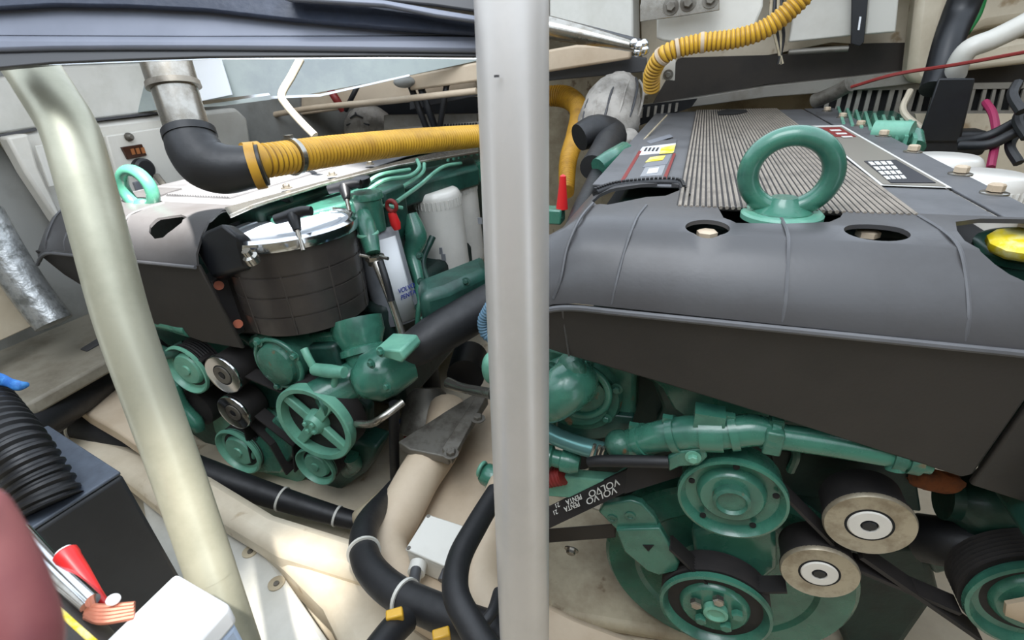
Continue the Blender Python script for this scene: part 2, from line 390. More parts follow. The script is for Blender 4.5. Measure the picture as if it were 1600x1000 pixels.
# ================================================================ ENGINES
def pulley(par, x, y, Y, d, m_, kind='flat', depth=.05, groove=None, name='pulley', off=(0,0,0)):
    c = P(x, y, Y=Y)+V(off); r = d/2; A = (0, 1, 0)
    if kind == 'idler':
        b = MB().lathe(c, A, [(.004,r*.99),(0,r*.97),(0,r*.56),(.003,r*.52),(.010,r*.50),(.010,0)][::1], 56)
        b.build(name, m_, par, label='bright steel idler pulley face')
        MB().lathe(c, A, [(.004,r*1.0),(.012,r),(.012,r*.93),(depth,r*.93),(depth,0),(.004,0)], 48).build('pulley_rim', 'belt', par)
        MB().lathe(c, A, [(-.001,r*.92),(-.003,r*.97),(.002,r*1.005),(.006,r*1.0),(.006,r*.92)], 56).build('pulley_lip', 'chrome' if par.name.endswith('001') else m_, par)
        MB().lathe(c+V((0,-.002,0)), A, [(.012,r*.47),(0,r*.47),(-.002,r*.44),(-.002,r*.2),(.004,r*.18),(.008,0)], 40).build('pulley_hub', 'steel_dull' if par.name.endswith('001') else 'filter', par)
        MB().lathe(c+V((0,-.0045,0)), A, [(0,0),(0,r*.15),(.001,r*.17),(.008,r*.17),(.008,0)], 6).build('hub_bolt', 'black', par)
        MB().lathe(c+V((0,-.0012,0)), A, [(0,r*.45),(0,r*.53),(.003,r*.53),(.003,r*.45)], 44).build('hub_gap', 'hole_shade', par)
        return c
    if kind == 'dish':
        o = MB().lathe(c, A, [(.01,r),(0,r*.985),(-.002,r*.93),(.006,r*.88),(.018,r*.84),(.022,r*.64),(.010,r*.60),(.006,r*.56),(.006,r*.2),(.0,r*.18),(0,0)], 64).build(name, m_, par)
        MB().lathe(c, A, [(.010,r*.99),(.016,r*.93),(depth,r*.93),(depth,0),(.011,0)], 56).build('pulley_rim', 'belt' if groove else m_, par)
        return c
    if kind == 'spoked':
        b = MB().lathe(c, A, [(0,r),(-.004,r*.97),(-.002,r*.86),(.03,r*.84),(.03,r*.99),(0,r)], 64); b.build(name, m_, par)
        MB().lathe(c, A, [(-.012,0),(-.012,r*.2),(-.004,r*.24),(.02,r*.3),(.05,r*.3),(.05,0)], 36).build('pulley_hub', m_, par)
        for k in range(4):
            a = math.radians(-42+90*k); dr = V((math.cos(a),0,math.sin(a))); pr_ = V((-math.sin(a),0,math.cos(a)))
            q = [c+dr*r*.2+pr_*r*.13, c+dr*r*.2-pr_*r*.13, c+dr*r*.88-pr_*r*.11, c+dr*r*.88+pr_*r*.11]
            MB().prism([p+V((0,.004,0)) for p in q], (0,.022,0)).build('spoke', m_, par, bevel=.004)
            bolt(c+dr*r*.14+V((0,-.012,0)), (0,-1,0), .008, par, m_, washer=False)
        MB().lathe(c, A, [(.03,r*.98),(depth,r*.98),(depth,r*.5),(.032,r*.5)], 56).build('pulley_rim', 'belt', par)
        return c
def multirib(par, c, d, y0, y1, n=6, m_='belt'):
    r = d/2; pr_ = []
    for i in range(n*2+1): pr_.append((y0+(y1-y0)*i/(n*2), r if i % 2 == 0 else r*.96))
    MB().lathe(c, (0,1,0), [(y0,0)]+pr_+[(y1,0)], 56).build('belt_groove', m_, par)
def belt(par, pts, w, th, m_='belt', name='drive_belt'):        # strip along points, width along Y
    b = MB()
    for a, q in zip(pts, pts[1:]):
        a, q = V(a), V(q); t = (q-a).normalized(); n = t.cross(V((0,1,0))).normalized()*th/2; y = V((0,w/2,0))
        b.hexa([a-n-y, a+n-y, a+n+y, a-n+y], [q-n-y, q+n-y, q+n+y, q-n+y])
    return b.build(name, m_, par)

def hood(par, T, right=.62, fascia=True, left_engine=False):
    T = V(T)
    xs = [v for v in [-.27,-.235,-.20,-.16,-.1,-.02,0.0,0.03,.10,.15,.2,.26,.32,.38,.44,.50,.56] if v < right-.01]+[right]
    rows = []
    prof = [(1.125,-.2445),(.93,-.2445),(.86,-.2455),(.805,-.253),(.772,-.284),(.738,-.326),(.729,-.358)]
    for i, (y, z) in enumerate(prof):
        row = []
        for x in xs:
            yy, zz, xx = y, z, x
            if i == 0: yy = 1.125 if x < -.01 else (1.04 if x < .02 else .945)
            e = max(0, -.16-x)                          # left end rolls down
            zz -= e*e*4.0; 
            if i < 3: xx = x + e*.35
            row.append(T+V((xx, yy, zz)))
        rows.append(row)
    def hz(y):
        y -= T.y
        for (ya, za), (yb, zb) in zip(prof, prof[1:]):
            if y >= yb: return T.z+za+(zb-za)*min(1, max(0, (ya-y)/(ya-yb)))
        return T.z+prof[-1][1]
    def onhood(x, y):
        lo, hi = .3, 3.0                       # bisect along the pixel ray for the hood surface
        d = ray(x, y)
        for _ in range(40):
            m_ = (lo+hi)/2; p = d*m_
            if p.z > hz(p.y): lo = m_
            else: hi = m_
        return d*lo
    b = MB().grid(rows)
    cut = MB()
    def ell(cx, cy, rx, ry, n=28): return [V((cx+rx*math.cos(2*math.pi*k/n), cy+ry*math.sin(2*math.pi*k/n), -.45)) for k in range(n)]
    for pl in () if left_engine else (ell(.032,.828,.034,.030), ell(.268,.842,.042,.030)):
        cut.prism([T+p for p in pl], (0,0,.4))
    # crescent recess
    lm = left_engine
    q = [(925,312),(938,302),(965,296),(1000,291),(1040,288),(1064,292),(1062,300),(1040,309),(1010,311),(975,318),(950,323),(932,321)]
    if not lm: cut.prism([V((P(x, y, Z=-.245).x, P(x, y, Z=-.245).y, -.45)) for x, y in [(1118,322),(1130,343),(1150,350),(1230,352),(1295,350),(1312,343),(1326,322)]], (0,0,.4))
    if not lm: cut.prism([T+V((P(x, y, Z=-.245).x, P(x, y, Z=-.245).y, -.45)) for x, y in q], (0,0,.4))
    q = [(1492,350),(1494,364),(1506,380),(1530,398),(1552,418),(1575,434),(1600,446),(1640,462),(1700,450),(1700,352),(1600,346),(1530,345)]
    zs = [-.246,-.25,-.262,-.276,-.29,-.302,-.33,-.33,-.246,-.246]
    if not lm: cut.prism([V((onhood(x, y).x, onhood(x, y).y, -.45)) for x, y in q], (0,0,.4))
    if left_engine:
        cut.prism([V((P(x, y, Z=-.36).x, P(x, y, Z=-.36).y, -.6)) for x, y in [(312,440),(300,402),(297,384),(318,358),(350,338),(420,322),(480,330),(470,440)]], (0,0,.5))
        cut.prism([V((onhood(x, y).x, onhood(x, y).y, -.55)) for x, y in [(234,366),(235,354),(244,345),(262,340),(284,337),(293,341),(285,350),(270,362),(256,374),(243,376)]], (0,0,.4))
    h = b.build('engine_hood', 'hood', par, solid=.007, cuts=cut, ang=50)
    # moulded seams running down the hood
    def seam(x0s, nm='hood_seam'):
        pts = [T+V((x, y, z+.004)) for x, (y, z) in zip(x0s, prof[1:])]
        MB().tube(pts, .0028, seg=6, n=24).build(nm, 'top', par)
    seam([.142,.145,.147,.148,.149,.149])
    if not left_engine: seam([.345,.352,.356,.362,.366,.368])
    seam([-.075,-.082,-.085,-.092,-.098,-.102]); seam([-.175,-.178,-.18,-.188,-.19,-.2])
    # lip, lighter than the hood to paint in its glint
    lip = [T+V((x, .719, -.362-(max(0, -.16-x)**2)*4+(x*.006))) for x in xs]
    MB().tube(lip, .0055, seg=8).build('hood_lip', 'top', par)
    if left_engine:
        f_ = [(-.27,-.366),(-.27,-.47),(-.1,-.56),(.1,-.62),(.30,-.66),(right,-.66),(right,-.356)]
        MB().prism([T+V((x, .775 if z < -.4 else .728, z)) for x, z in f_], (0,.012,0)).build('hood_fascia', 'hood_shade', par, bevel=.004)
    elif fascia:
        b = MB(); y = .762; yt = .728
        f_ = [(-.27,-.366),(-.27,-.466),(-.2,-.482),(0.0,-.518),(.2,-.556),(.40,-.598),(.455,-.610),(.4665,-.600),(.4665,-.356)]
        b.prism([T+V((x, y if z < -.4 else yt, z)) for x, z in f_], (0,.012,0)); b.build('hood_fascia', 'hood_shade', par, bevel=.004)
        b = MB(); f_ = [(.4755,-.356),(.4755,-.63),(right,-.66),(right,-.356)]
        b.prism([T+V((x, y+.01 if z < -.4 else yt+.004, z)) for x, z in f_], (0,.012,0)); b.build('hood_fascia', 'hood_shade', par, bevel=.004)
        MB().tube([T+V((-.185,.728,-.37)), T+V((-.18,.76,-.484))], .002, 6, 1).build('hood_seam', 'hood', par)
    return h

def eyebolt(par, c, ax=(0,1,0), zb=None, R_=.0625, r_=.0172):
    o = MB().torus(c, ax, R_, r_, sq=.94).build('lifting_eye', 'green_pale' if False else 'green', par)
    zb = zb if zb is not None else c.z-.075
    MB().lathe(V((c.x, c.y, zb+.03)), (0,0,-1), [(0,.0),(0,.02),(.012,.028),(.022,.046),(.032,.05),(.032,0)], 28).build('lifting_eye_base', 'green', par)
    b = MB().lathe(V((c.x, c.y, zb+.006)), (0,0,-1), [(0,0),(0,.060),(.004,.064),(.012,.064),(.012,0)], 40); b.build('lifting_eye_flange', 'green_pale', par)

# ---------------------------------------------------------------- RIGHT ENGINE
e2 = empty('marine_engine', (.15, 1.2, -1.44), 'green diesel engine with ribbed mat and big lifting eye, right of the thick pole', 'engine', 'twin marine engines')
hood(e2, (0,0,0))
ZT = -.245
MB().prism([V((-.215,1.13,ZT-.008)), V((-.215,2.86,ZT-.008)), V((.462,2.86,ZT-.008)), V((.462,.955,ZT-.008)), V((.0,.955,ZT-.008)), V((-.005,1.13,ZT-.008))], (0,0,.006)).build('top_cover', 'top', e2, bevel=.002)
MB().prism([V((-.2,.9,ZT-.10)), V((-.2,2.9,ZT-.10)), V((.46,2.9,ZT-.10)), V((.46,.84,ZT-.10)), V((-.1,.84,ZT-.10))], (0,0,.02)).build('recess_shade_sheet', 'hole_shade', e2)  # dark sheet put in as the shade seen through the recess
MB().prism([V((.468,.955,ZT-.006)), V((.468,2.86,ZT-.006)), V((.592,2.86,ZT-.006)), V((.525,.9,ZT-.006))], (0,0,.006)).build('cover_flange', 'top', e2, bevel=.002)
for x, y in [(1500,273),(1553,303),(1426,238),(1380,213),(1344,197),(1316,184),(1292,174)]:
    c = P(x, y, Z=ZT); MB().lathe(c, (0,0,1), [(0,0),(0,.021),(.003,.021),(.004,.018),(.004,0)], 24).build('washer', 'steel', e2, label='pale pinkish washer on the cover flange')
    bolt(c+V((0,0,.003)), (0,0,1), .013, e2, 'cream_pink', washer=False)
# ribbed mat
rm = MB().box((.164,1.895,ZT+.001), (.372,1.91,.006)).build('ribbed_mat', 'mat', e2)
b = MB()
for i in range(37):
    x = -.016+i*.36/36
    b.lathe(V((x,.935,ZT+.004)), (0,1,0), [(0,0),(0,.0033),(1.91,.0033),(1.91,0)], 6)
b.build('mat_ribs', mat('mat_rib_rubber', (150,140,128), .65, col2=(122,114,104), scale=20), rm)
MB().prism([P(x,y,Z=ZT+.008) for x,y in [(1120,175),(1135,171),(1165,172),(1168,175),(1150,179),(1122,180)]], (0,0,.002)).build('cover_slot', 'hole_shade', e2)  # near-black patch paints the shade of a slot
b = MB(); ed = [P(x, y, Z=ZT) for x, y in [(930,302),(960,292),(1000,287),(1040,285),(1062,288),(1068,297)]]
b.tube(ed, .008, seg=10).build('recess_seal', 'rubber', e2, label='black toothed rubber edge of the oval recess')
c_, _ = spline(ed, 30); b = MB()
for p in c_: b.box(p+V((0,.004,.007)), (.006,.012,.008))
b.build('seal_teeth', 'rubber', e2)
# stickers and plates on the cover
Z1 = ZT+.001
def sticker(px, m_, name='sticker', label=None, par=e2, z=Z1, th=.001):
    return MB().prism([P(x, y, Z=z) for x, y in px], (0,0,th)).build(name, m_, par, label=label)
st = sticker([(968,283),(1000,222),(1058,218),(1038,283)], 'top', 'safety_sticker', 'strip of safety stickers left of the mat')
WL_ = WL[st.name]
sticker([(995,243),(1004,230),(1056,224),(1053,238)], 'white', 'sticker', 'white and yellow warning sticker', st, Z1+.001)
sticker([(1030,241),(1033,231),(1056,226),(1052,239)], 'yel', 'sticker', None, st, Z1+.0025)
sticker([(1004,262),(1016,247),(1050,241),(1042,257)], 'ink_grey', 'sticker', None, st, Z1+.001)
sticker([(1008,254),(1016,246),(1040,243),(1036,250)], 'yel', 'sticker', None, st, Z1+.0025)
sticker([(1000,276),(1008,262),(1040,258),(1034,274)], 'filter_grey', 'sticker', None, st, Z1+.001)
sticker([(1010,272),(1014,264),(1030,262),(1027,270)], 'white', 'sticker', None, st, Z1+.0025)
sticker([(968,285),(998,236),(1003,236),(974,285)], 'redd', 'red_stripe', None, st, Z1+.001)
sticker([(1034,283),(1052,240),(1056,240),(1040,283)], 'redd', 'red_stripe', None, st, Z1+.001)
sticker([(1010,221),(1046,210),(1052,214),(1016,225)], 'ink_grey', 'sticker', None, st, Z1+.001)
for i in range(4):
    sticker([(1006+i*6,236),(1009+i*6,231),(1012+i*6,230.6),(1009+i*6,235.6)], 'ink', 'print', None, st, Z1+.003)
npl = sticker([(1262,197),(1316,196),(1487,294),(1376,290)], 'ink_white', 'name_plate', 'long name plate with a white border and dark red upper end')
sticker([(1268,199),(1315,198),(1478,291.5),(1380,288)], 'plate', 'plate_field', None, npl, Z1+.0015)
sticker([(1270,200),(1312,199),(1338,214),(1292,214)], 'redd', 'plate_field', 'dark red field', npl, Z1+.0028)
sticker([(1272,202),(1284,201),(1298,210),(1288,211)], 'ink_blue', 'plate_field', None, npl, Z1+.004)
sticker([(1350,252),(1400,250),(1462,286),(1392,286)], 'ink', 'plate_field', 'dark picture field with white grid', npl, Z1+.0028)
for i in range(4):
    for j in range(4):
        a = (i+.12)/4.2; c_ = (i+.85)/4.2; d = (j+.12)/4.2; e = (j+.8)/4.2
        f_ = lambda u, v: (1354+v*34+u*(40-v*6), 252.5+v*31-u*1.5)
        sticker([f_(a,d), f_(c_,d), f_(c_,e), f_(a,e)], 'ink_white', 'print', None, npl, Z1+.004)
for i in range(3): sticker([(1296+i*9,203+i*5),(1312+i*9,202.6+i*5),(1315+i*9,204.6+i*5),(1299+i*9,205+i*5)], 'ink_white', 'print', None, npl, Z1+.004)
eyebolt(e2, P(1234,271,Y=.925), zb=-.246)
# things under the hood holes
MB().lathe(P(1104,369,Z=-.266), (0,0,1), [(0,0),(0,.017),(.008,.017),(.010,.013),(.010,0)], 6).build('bolt', 'cream_pink', e2)
MB().lathe(P(1355,369,Z=-.266), (0,0,1), [(0,0),(0,.017),(.008,.017),(.010,.013),(.010,0)], 6).build('bolt', 'cream_pink', e2)
MB().lathe(P(1592,398,Z=-.315), V((-.1,-.2,1)), [(-.09,.05),(0,.05),(.008,.062),(.018,.062),(.024,.05),(.024,0),(-.09,0)], 36).build('oil_filler', 'green', e2)
MB().lathe(P(1592,390,Z=-.29), V((-.1,-.2,1)), [(0,0),(0,.038),(.006,.042),(.016,.042),(.02,.036),(.02,0)], 10).build('filler_cap', 'yel', e2, label='yellow and white oil filler cap')
MB().box((.48,1.14,-.42), (.26,.66,.12)).build('opening_shade_box', 'hole_shade', e2, bevel=.01)  # near-black box added to darken the view through the filler opening
# block
MB().box((.14,1.95,-.72), (.62,2.05,.62)).build('engine_block', 'block', e2, bevel=.02)
MB().box((.14,1.95,-.40), (.60,1.9,.24)).build('cylinder_head', 'block', e2, bevel=.02)
MB().box((.14,1.75,-1.14), (.44,1.5,.34)).build('oil_pan', 'green_dark', e2, bevel=.04)
for (x,y,z) in [(-.3,1.5,-1.0),(.58,1.5,-1.0)]:
    MB().box((x,y,-1.02), (.3,.16,.04)).build('mount_arm', 'green_dark', e2, bevel=.006)
    MB().cyl((x-.0,y,-1.46), (x,y,-1.02), .045).build('mount_foot', 'rubber', e2)
# front castings
def plate(par, px, Y, th, m_, name, bevel=.005, **k):
    return MB().prism([P(x, y, Y=Y) for x, y in px], (0, th, 0)).build(name, m_, par, bevel=bevel, **k)
plate(e2, [(842,540),(985,570),(994,585),(992,650),(975,668),(842,672)], .86, .10, 'green_rust', 'thermostat_housing', .01)
plate(e2, [(990,575),(1060,585),(1200,620),(1340,650),(1340,700),(1120,680),(1040,690),(1024,660),(1036,640),(1020,600),(1000,588)], .90, .05, 'green_dark', 'front_casting', .008)
plate(e2, [(1000,582),(1150,606),(1300,640),(1300,665),(1070,652),(1052,640),(1035,608),(1015,592)], .885, .02, 'green', 'casting_rib', .006)
MB().lathe(P(905,612,Y=.86), (0,-1,0), [(-.02,.094),(.010,.094),(.018,.088),(.018,.072),(.03,.068),(.03,0)], 44).build('thermostat_flange', 'green_rust', e2)
MB().torus(P(905,612,Y=.828), (0,1,0), .062, .008).build('flange_ring', 'green', e2)
for k in range(6):
    a = k*math.pi/3+.3; bolt(P(905,612,Y=.84)+V((math.cos(a)*.082,-.002,math.sin(a)*.082)), (0,-1,0), .008, e2, 'green_rust')
MB().tube([P(905,600,Y=.85), P(895,598,Y=.80), P(880,610,Y=.775), P(862,625,Y=.77), P(840,632,Y=.80)], [.045,.05,.05,.045,.04], seg=20).build('coolant_elbow', 'green', e2)
MB().tube([P(886,566,Y=.82), P(898,575,Y=.79), P(905,600,Y=.80)], [.02,.022,.02]).build('vent_pipe', 'green_rust', e2)
plate(e2, [(870,640),(990,652),(985,682),(900,690),(868,670)], .845, .03, 'green_dark', 'bracket', .004)
# hose run across
hr = [P(985,693,Y=.80), P(1030,682,Y=.785), P(1075,676,Y=.78), P(1130,676,Y=.78), P(1180,672,Y=.785), P(1215,682,Y=.785)]
MB().tube(hr, [.030,.0305,.032,.0305,.029,.024], seg=24).build('coolant_hose', 'green', e2)
hr2 = [P(1205,680,Y=.785), P(1290,692,Y=.785), P(1370,706,Y=.785), P(1425,717,Y=.785), P(1452,722,Y=.785)]
MB().tube(hr2, [.0235,.023,.022,.021,.020], seg=24).build('coolant_hose', 'green', e2)
MB().ball(P(968,694,Y=.79), .031, (1,1,.95)).build('hose_elbow', 'green_rust', e2, label='grimy grey green elbow')
for k, r_ in ((.12,.031),(.37,.033),(.60,.033),(.74,.032),(.95,.028)): band(hr, k, r_, 'green', e2, w=.014 if k != .60 else .04)
for k, r_ in ((.03,.026),(.90,.0225),(.80,.0235)): band(hr2, k, r_, 'green_rust', e2, w=.018)
MB().box(P(1208,690,Y=.765), (.03,.02,.05)).build('clamp_screw', 'green_rust', e2, bevel=.004)
MB().cyl(P(1400,712,Y=.78), P(1398,735,Y=.77), .014).build('clamp_screw', 'green_rust', e2)
MB().cyl(P(1410,690,Y=.79), P(1406,712,Y=.78), .013).build('clamp_screw', 'green_rust', e2)
sp_ = [P(830,655,Y=.83), P(862,678,Y=.81), P(900,694,Y=.80), P(945,706,Y=.79)]
MB().tube(sp_, .020, seg=18).build('steel_pipe', mat('teal_steel', (104,150,148), .3, .6), e2, label='shiny steel pipe behind the pole')
for k in (.55,.72,.85): MB().cyl(sp_[2].lerp(sp_[3], k)+V((0,-.02,-.02)), sp_[2].lerp(sp_[3], k)+V((.01,-.02,.03)), .004, seg=8).build('hose_clamp', 'steel', e2)
# pump with brass fins under the pipe
MB().lathe(P(892,722,Y=.80), V((-1,0,.05)), [(-.02,.0),(-.02,.018),(.0,.026),(.02,.026),(.024,.020),(.04,.020),(.044,.028),(.07,.028),(.07,0)], 28).build('valve_body', 'green', e2)
MB().tube([P(880,742,Y=.80), P(850,748,Y=.80)], .022, seg=16, rib=.008).build('valve_spring', 'redd', e2, label='rusty red spring')
plate(e2, [(845,742),(960,752),(985,735),(975,762),(905,780),(845,775)], .80, .03, 'green_pale', 'bracket', .004)
# lever handle
MB().tube([P(920,722,Y=.755), P(945,720,Y=.75), P(1045,722,Y=.75)], [.010,.0115,.012,.012], seg=14, flat=.8).build('lever_handle', 'rubber', e2, label='black rubber grip lever')
plate(e2, [(1042,716),(1062,706),(1100,700),(1106,715),(1092,728),(1062,730),(1045,738)], .752, .012, 'green', 'lever_bracket', .004)
bolt(P(1083,714,Y=.75), (0,-1,0), .009, e2, 'green_pale')
# multi-rib belt with printing and flat arm
bd = [P(832,822,Y=.79), P(978,752,Y=.79), P(1100,715,Y=.83)]
b = MB()
for p, q in zip(bd, bd[1:]):
    u = V((0,-.3,-1)).normalized()*.030
    b.hexa([p-u, p+u, p+u+V((0,.006,0)), p-u+V((0,.006,0))], [q-u*.9, q+u*.9, q+u*.9+V((0,.006,0)), q-u*.9+V((0,.006,0))])
b.build('drive_belt', 'belt', e2, label='black belt with white upside down lettering')
xd = (P(865,796,Y=.788)-P(972,750,Y=.788)).normalized()          # text runs right-to-left, upside down
yd = V((0,-.28,-1)).normalized()
for (x, y, s_, sz, wd) in [(944,762,'VOLVO',.0195,1.35),(940,774,'VOLVO',.0195,1.35),(897,780,'PENTA',.0165,.95),(894,791,'PENTA',.0165,.95),(871,789,'21',.0145,1.1),(868,800,'21',.0145,1.1)]:
    text('belt_lettering', s_, sz, P(x, y, Y=.782), xd, yd, 'ink_white', e2, wide=wd)
MB().hexa([P(830,828,Y=.84), P(830,850,Y=.84), P(830,850,Y=.87), P(830,828,Y=.87)], [P(962,818,Y=.84), P(962,840,Y=.84), P(962,840,Y=.87), P(962,818,Y=.87)]).build('support_arm', 'hood_shade', e2, bevel=.003)
bolt(P(893,858,Y=.85), (0,-1,-.3), .012, e2, 'steel')
# tensioner bracket
b = MB(); px = [(935,800),(942,789),(985,782),(1003,788),(1022,808),(1031,826),(963,828)]
b.prism([P(x, y, Y=.80) for x, y in px], (0,.02,.0)); o = b.build('tensioner_bracket', 'green', e2, bevel=.004)
plate(e2, [(962,828),(1031,826),(1062,880),(1058,893),(1030,900),(1012,893),(975,862)], .79, .02, 'green', 'tensioner_bracket', .004)
for x, y in [(957,810),(985,806)]:
    MB().lathe(P(x, y, Y=.80), (0,-1,0), [(0,0),(0,.012),(.003,.012),(.003,.006),(.001,.005),(.001,0)], 24).build('bolt', 'green_rust', e2)
MB().prism([P(x, y, Y=.7885) for x, y in [(1004,852),(1022,852),(1013,862)]], (0,.004,0)).build('cast_hole', 'hole_shade', e2)  # dark wedge paints the shade of a casting hole
# flywheel damper disc
c = P(1130,893,Y=.88)
MB().lathe(c+V((.0,0,-.02)), (0,1,0), [(0,0),(0,.10),(.008,.11),(.008,.2),(0,.21),(0,.276),(.01,.286),(.05,.286),(.05,0)], 72).build('damper_disc', 'green', e2, label='big green crankshaft disc')
# central column below the pulley
plate(e2, [(1080,835),(1212,800),(1216,890),(1190,912),(1090,905)], .84, .06, 'green', 'casting', .012)
pulley(e2, 1143, 783, .76, .2, 'green', 'dish', .06)
for k in range(5):
    a = math.radians(20+72*k); cc = P(1143,783,Y=.76)+V((math.cos(a)*.078,.0115,math.sin(a)*.078))
    MB().lathe(cc, (0,-1,0), [(0,0),(0,.006),(.003,.006),(.003,0)], 14).build('pulley_hole', 'hole_shade', e2)  # dark discs paint the shade inside the pulley holes
MB().lathe(P(1143,783,Y=.756), (0,-1,0), [(-.01,.034),(.004,.034),(.008,.028),(.002,.024),(.002,0)], 30).build('pulley_hub', 'green_rust', e2)
# crank pulley at the bottom with spokes and grooves
pc = pulley(e2, 1116, 958, .765, .24, 'green', 'dish', .02)
multirib(e2, P(1116,958,Y=.765), .235, .018, .07, 7)
for k in range(5):
    a = math.radians(90+72*k); cc = P(1118,958,Y=.76)+V((math.cos(a)*.045,.008,math.sin(a)*.045))
    bolt(cc, (0,-1,0), .013, e2, 'steel' if k in (0,1) else 'green', washer=False)
MB().lathe(P(1118,958,Y=.76), (0,-1,0), [(-.01,.026),(.004,.026),(.006,.02),(0,.014),(0,0)], 30).build('pulley_hub', 'green_pale', e2)
pulley(e2, 1358, 820, .78, .145, 'idler', 'idler', .07)
pulley(e2, 1280, 895, .78, .139, 'idler', 'idler', .07)
for x, y in [(1085,600),(1130,612),(1200,626),(1260,640)]: bolt(P(x, y, Y=.884), (0,-1,0), .009, e2, 'green_dark')
MB().tube([P(1235,735,Y=.90), P(1244,712,Y=.89), P(1240,690,Y=.88)], .009, seg=8).build('drain_pipe', 'green', e2)
plate(e2, [(1200,700),(1430,735),(1440,800),(1340,790),(1220,770)], .905, .01, 'block', 'front_casting', .004)
# right-hand cylinder and pulley
MB().lathe(P(1600,800,Y=.95), V((-1,0,0)), [(-.2,0),(-.2,.07),(.06,.07),(.09,.062),(.11,.045),(.13,.045),(.13,0)], 36).build('starter_motor', 'green_dark', e2)
MB().tube([P(1640,850,Y=.92), P(1500,848,Y=.92), P(1440,840,Y=.95)], .05, seg=20).build('lower_hose', 'rubber', e2)
MB().ball(P(1462,752,Y=.90), .045, (1,.3,.55), jit=.2).build('rust_patch', 'rust', e2)
pulley(e2, 1632, 955, .80, .28*.8, 'green', 'dish', .03)
multirib(e2, P(1632,955,Y=.80), .23, .02, .08, 7)
MB().lathe(P(1598,950,Y=.795), (0,-1,0), [(0,0),(0,.03),(.008,.03),(.012,.024),(.012,0)], 6).build('pulley_nut', 'cream_pink', e2, label='pale hexagon nut')
idA, idB = P(1358,820,Y=.81), P(1280,895,Y=.81); rp = P(1632,955,Y=.83); pu = P(1143,783,Y=.80); cr = P(1118,958,Y=.80)
belt(e2, [pu+V((.06,0,.08)), idA+V((-.05,0,-.055))], .04, .006)
belt(e2, [idA+V((.0,0,-.07)), rp+V((-.07,0,-.10))], .04, .008)
belt(e2, [idB+V((.05,0,.055)), rp+V((-.12,0,-.04))], .04, .008)
plate(e2, [(1250,860),(1450,850),(1470,930),(1400,1030),(1330,1030)], 1.0, .05, 'block', 'front_casting', .02)
belt(e2, [cr+V((.0,0,.105)), idB+V((-.05,0,-.06))], .04, .006)
belt(e2, [cr+V((-.02,0,.105)), cr+V((-.12,0,.2)), P(1050,850,Y=.82)], .04, .006)
plate(e2, [(1440,860),(1600,860),(1640,900),(1560,905),(1500,890),(1460,900)], .98, .04, 'green_dark', 'mount_casting', .01)
# heat exchanger behind right
he = MB().prism([P(x, y, Z=-.27) for x, y in [(1296,166),(1395,170),(1436,192),(1446,222),(1428,240),(1384,214),(1330,186)]], (0,0,-.10)).build('heat_exchanger', 'green', e2, bevel=.012)
for i in range(9):
    a = P(1308+i*14, 166+i*2.6, Z=-.24); bb = P(1316+i*14, 192+i*3.0, Z=-.24)
    MB().hexa([a, a+V((.010,0,0)), a+V((.010,0,-.045)), a+V((0,0,-.045))], [bb, bb+V((.010,0,0)), bb+V((.010,0,-.045)), bb+V((0,0,-.045))]).build('cooling_fin', 'green_pale', he)
MB().cyl(P(1366,206,Y=1.95), P(1425,208,Y=1.9), .035).build('exchanger_cap', 'green_pale', e2)
MB().cyl(P(1425,212,Y=1.95), P(1428,232,Y=1.9), .03).build('exchanger_cap', 'green', e2)
def filt(par, c, r, L, lab, ax=(0,0,-1), m_='filter'):
    o = MB().lathe(c, ax, [(0,0),(0,r*.80),(.006,r*.9),(.02,r*.985),(.035,r),(L-.05,r),(L-.01,r*.985),(L,r*.93),(L,0)], 44).build('oil_filter', m_, par, label=lab)
    b = MB(); u, v, a = frame(ax)
    for k in range(36):
        t = 2*math.pi*k/36; d = u*math.cos(t)+v*math.sin(t)
        b.cyl(V(c)+d*r*.985+a*.03, V(c)+d*r*.985+a*.065, .0045, seg=6)
    b.build('filter_flutes', m_, o); return o
filt(e2, P(1478,243,Z=-.27), .088, .34, 'white oil filter behind the cover flange, further one')
filt(e2, P(1540,270,Z=-.27), .088, .34, 'white oil filter behind the cover flange, nearer one')
MB().box((.66,1.75,-.66), (.22,.7,.10)).build('filter_bracket', 'green_dark', e2, bevel=.02)
MB().box((.60,1.5,-.55), (.1,1.6,.3)).build('manifold', 'green_dark', e2, bevel=.02)
# turbo and pipes at far left corner of the cover
MB().tube([P(905,215,Y=1.9), P(930,205,Y=1.95), P(955,212,Y=2.0), P(945,235,Y=1.8), P(925,262,Y=1.6)], [.05,.06,.06,.05,.04], seg=18).build('turbo_pipe', 'rubber', e2)
MB().tube([P(935,262,Y=1.55), P(955,248,Y=1.6), P(975,236,Y=1.7)], .03, seg=12).build('bracket', 'green', e2)
MB().tube([P(870,410,Y=1.0), P(890,375,Y=1.1), P(912,320,Y=1.3), P(935,270,Y=1.6)], .025, seg=10).build('cable', 'rubber', e2)
MB().lathe(P(878,326,Y=1.25), (P(879,294,Y=1.25)-P(878,326,Y=1.25)), [(0,0),(0,.016),(.02,.014),(.06,.010),(.085,.008),(.09,0)], 16).build('red_plug', 'red', e2, label='small red tapered plug')
MB().box(P(866,336,Y=1.25), (.05,.05,.04)).build('plug_body', 'green', e2, bevel=.005)

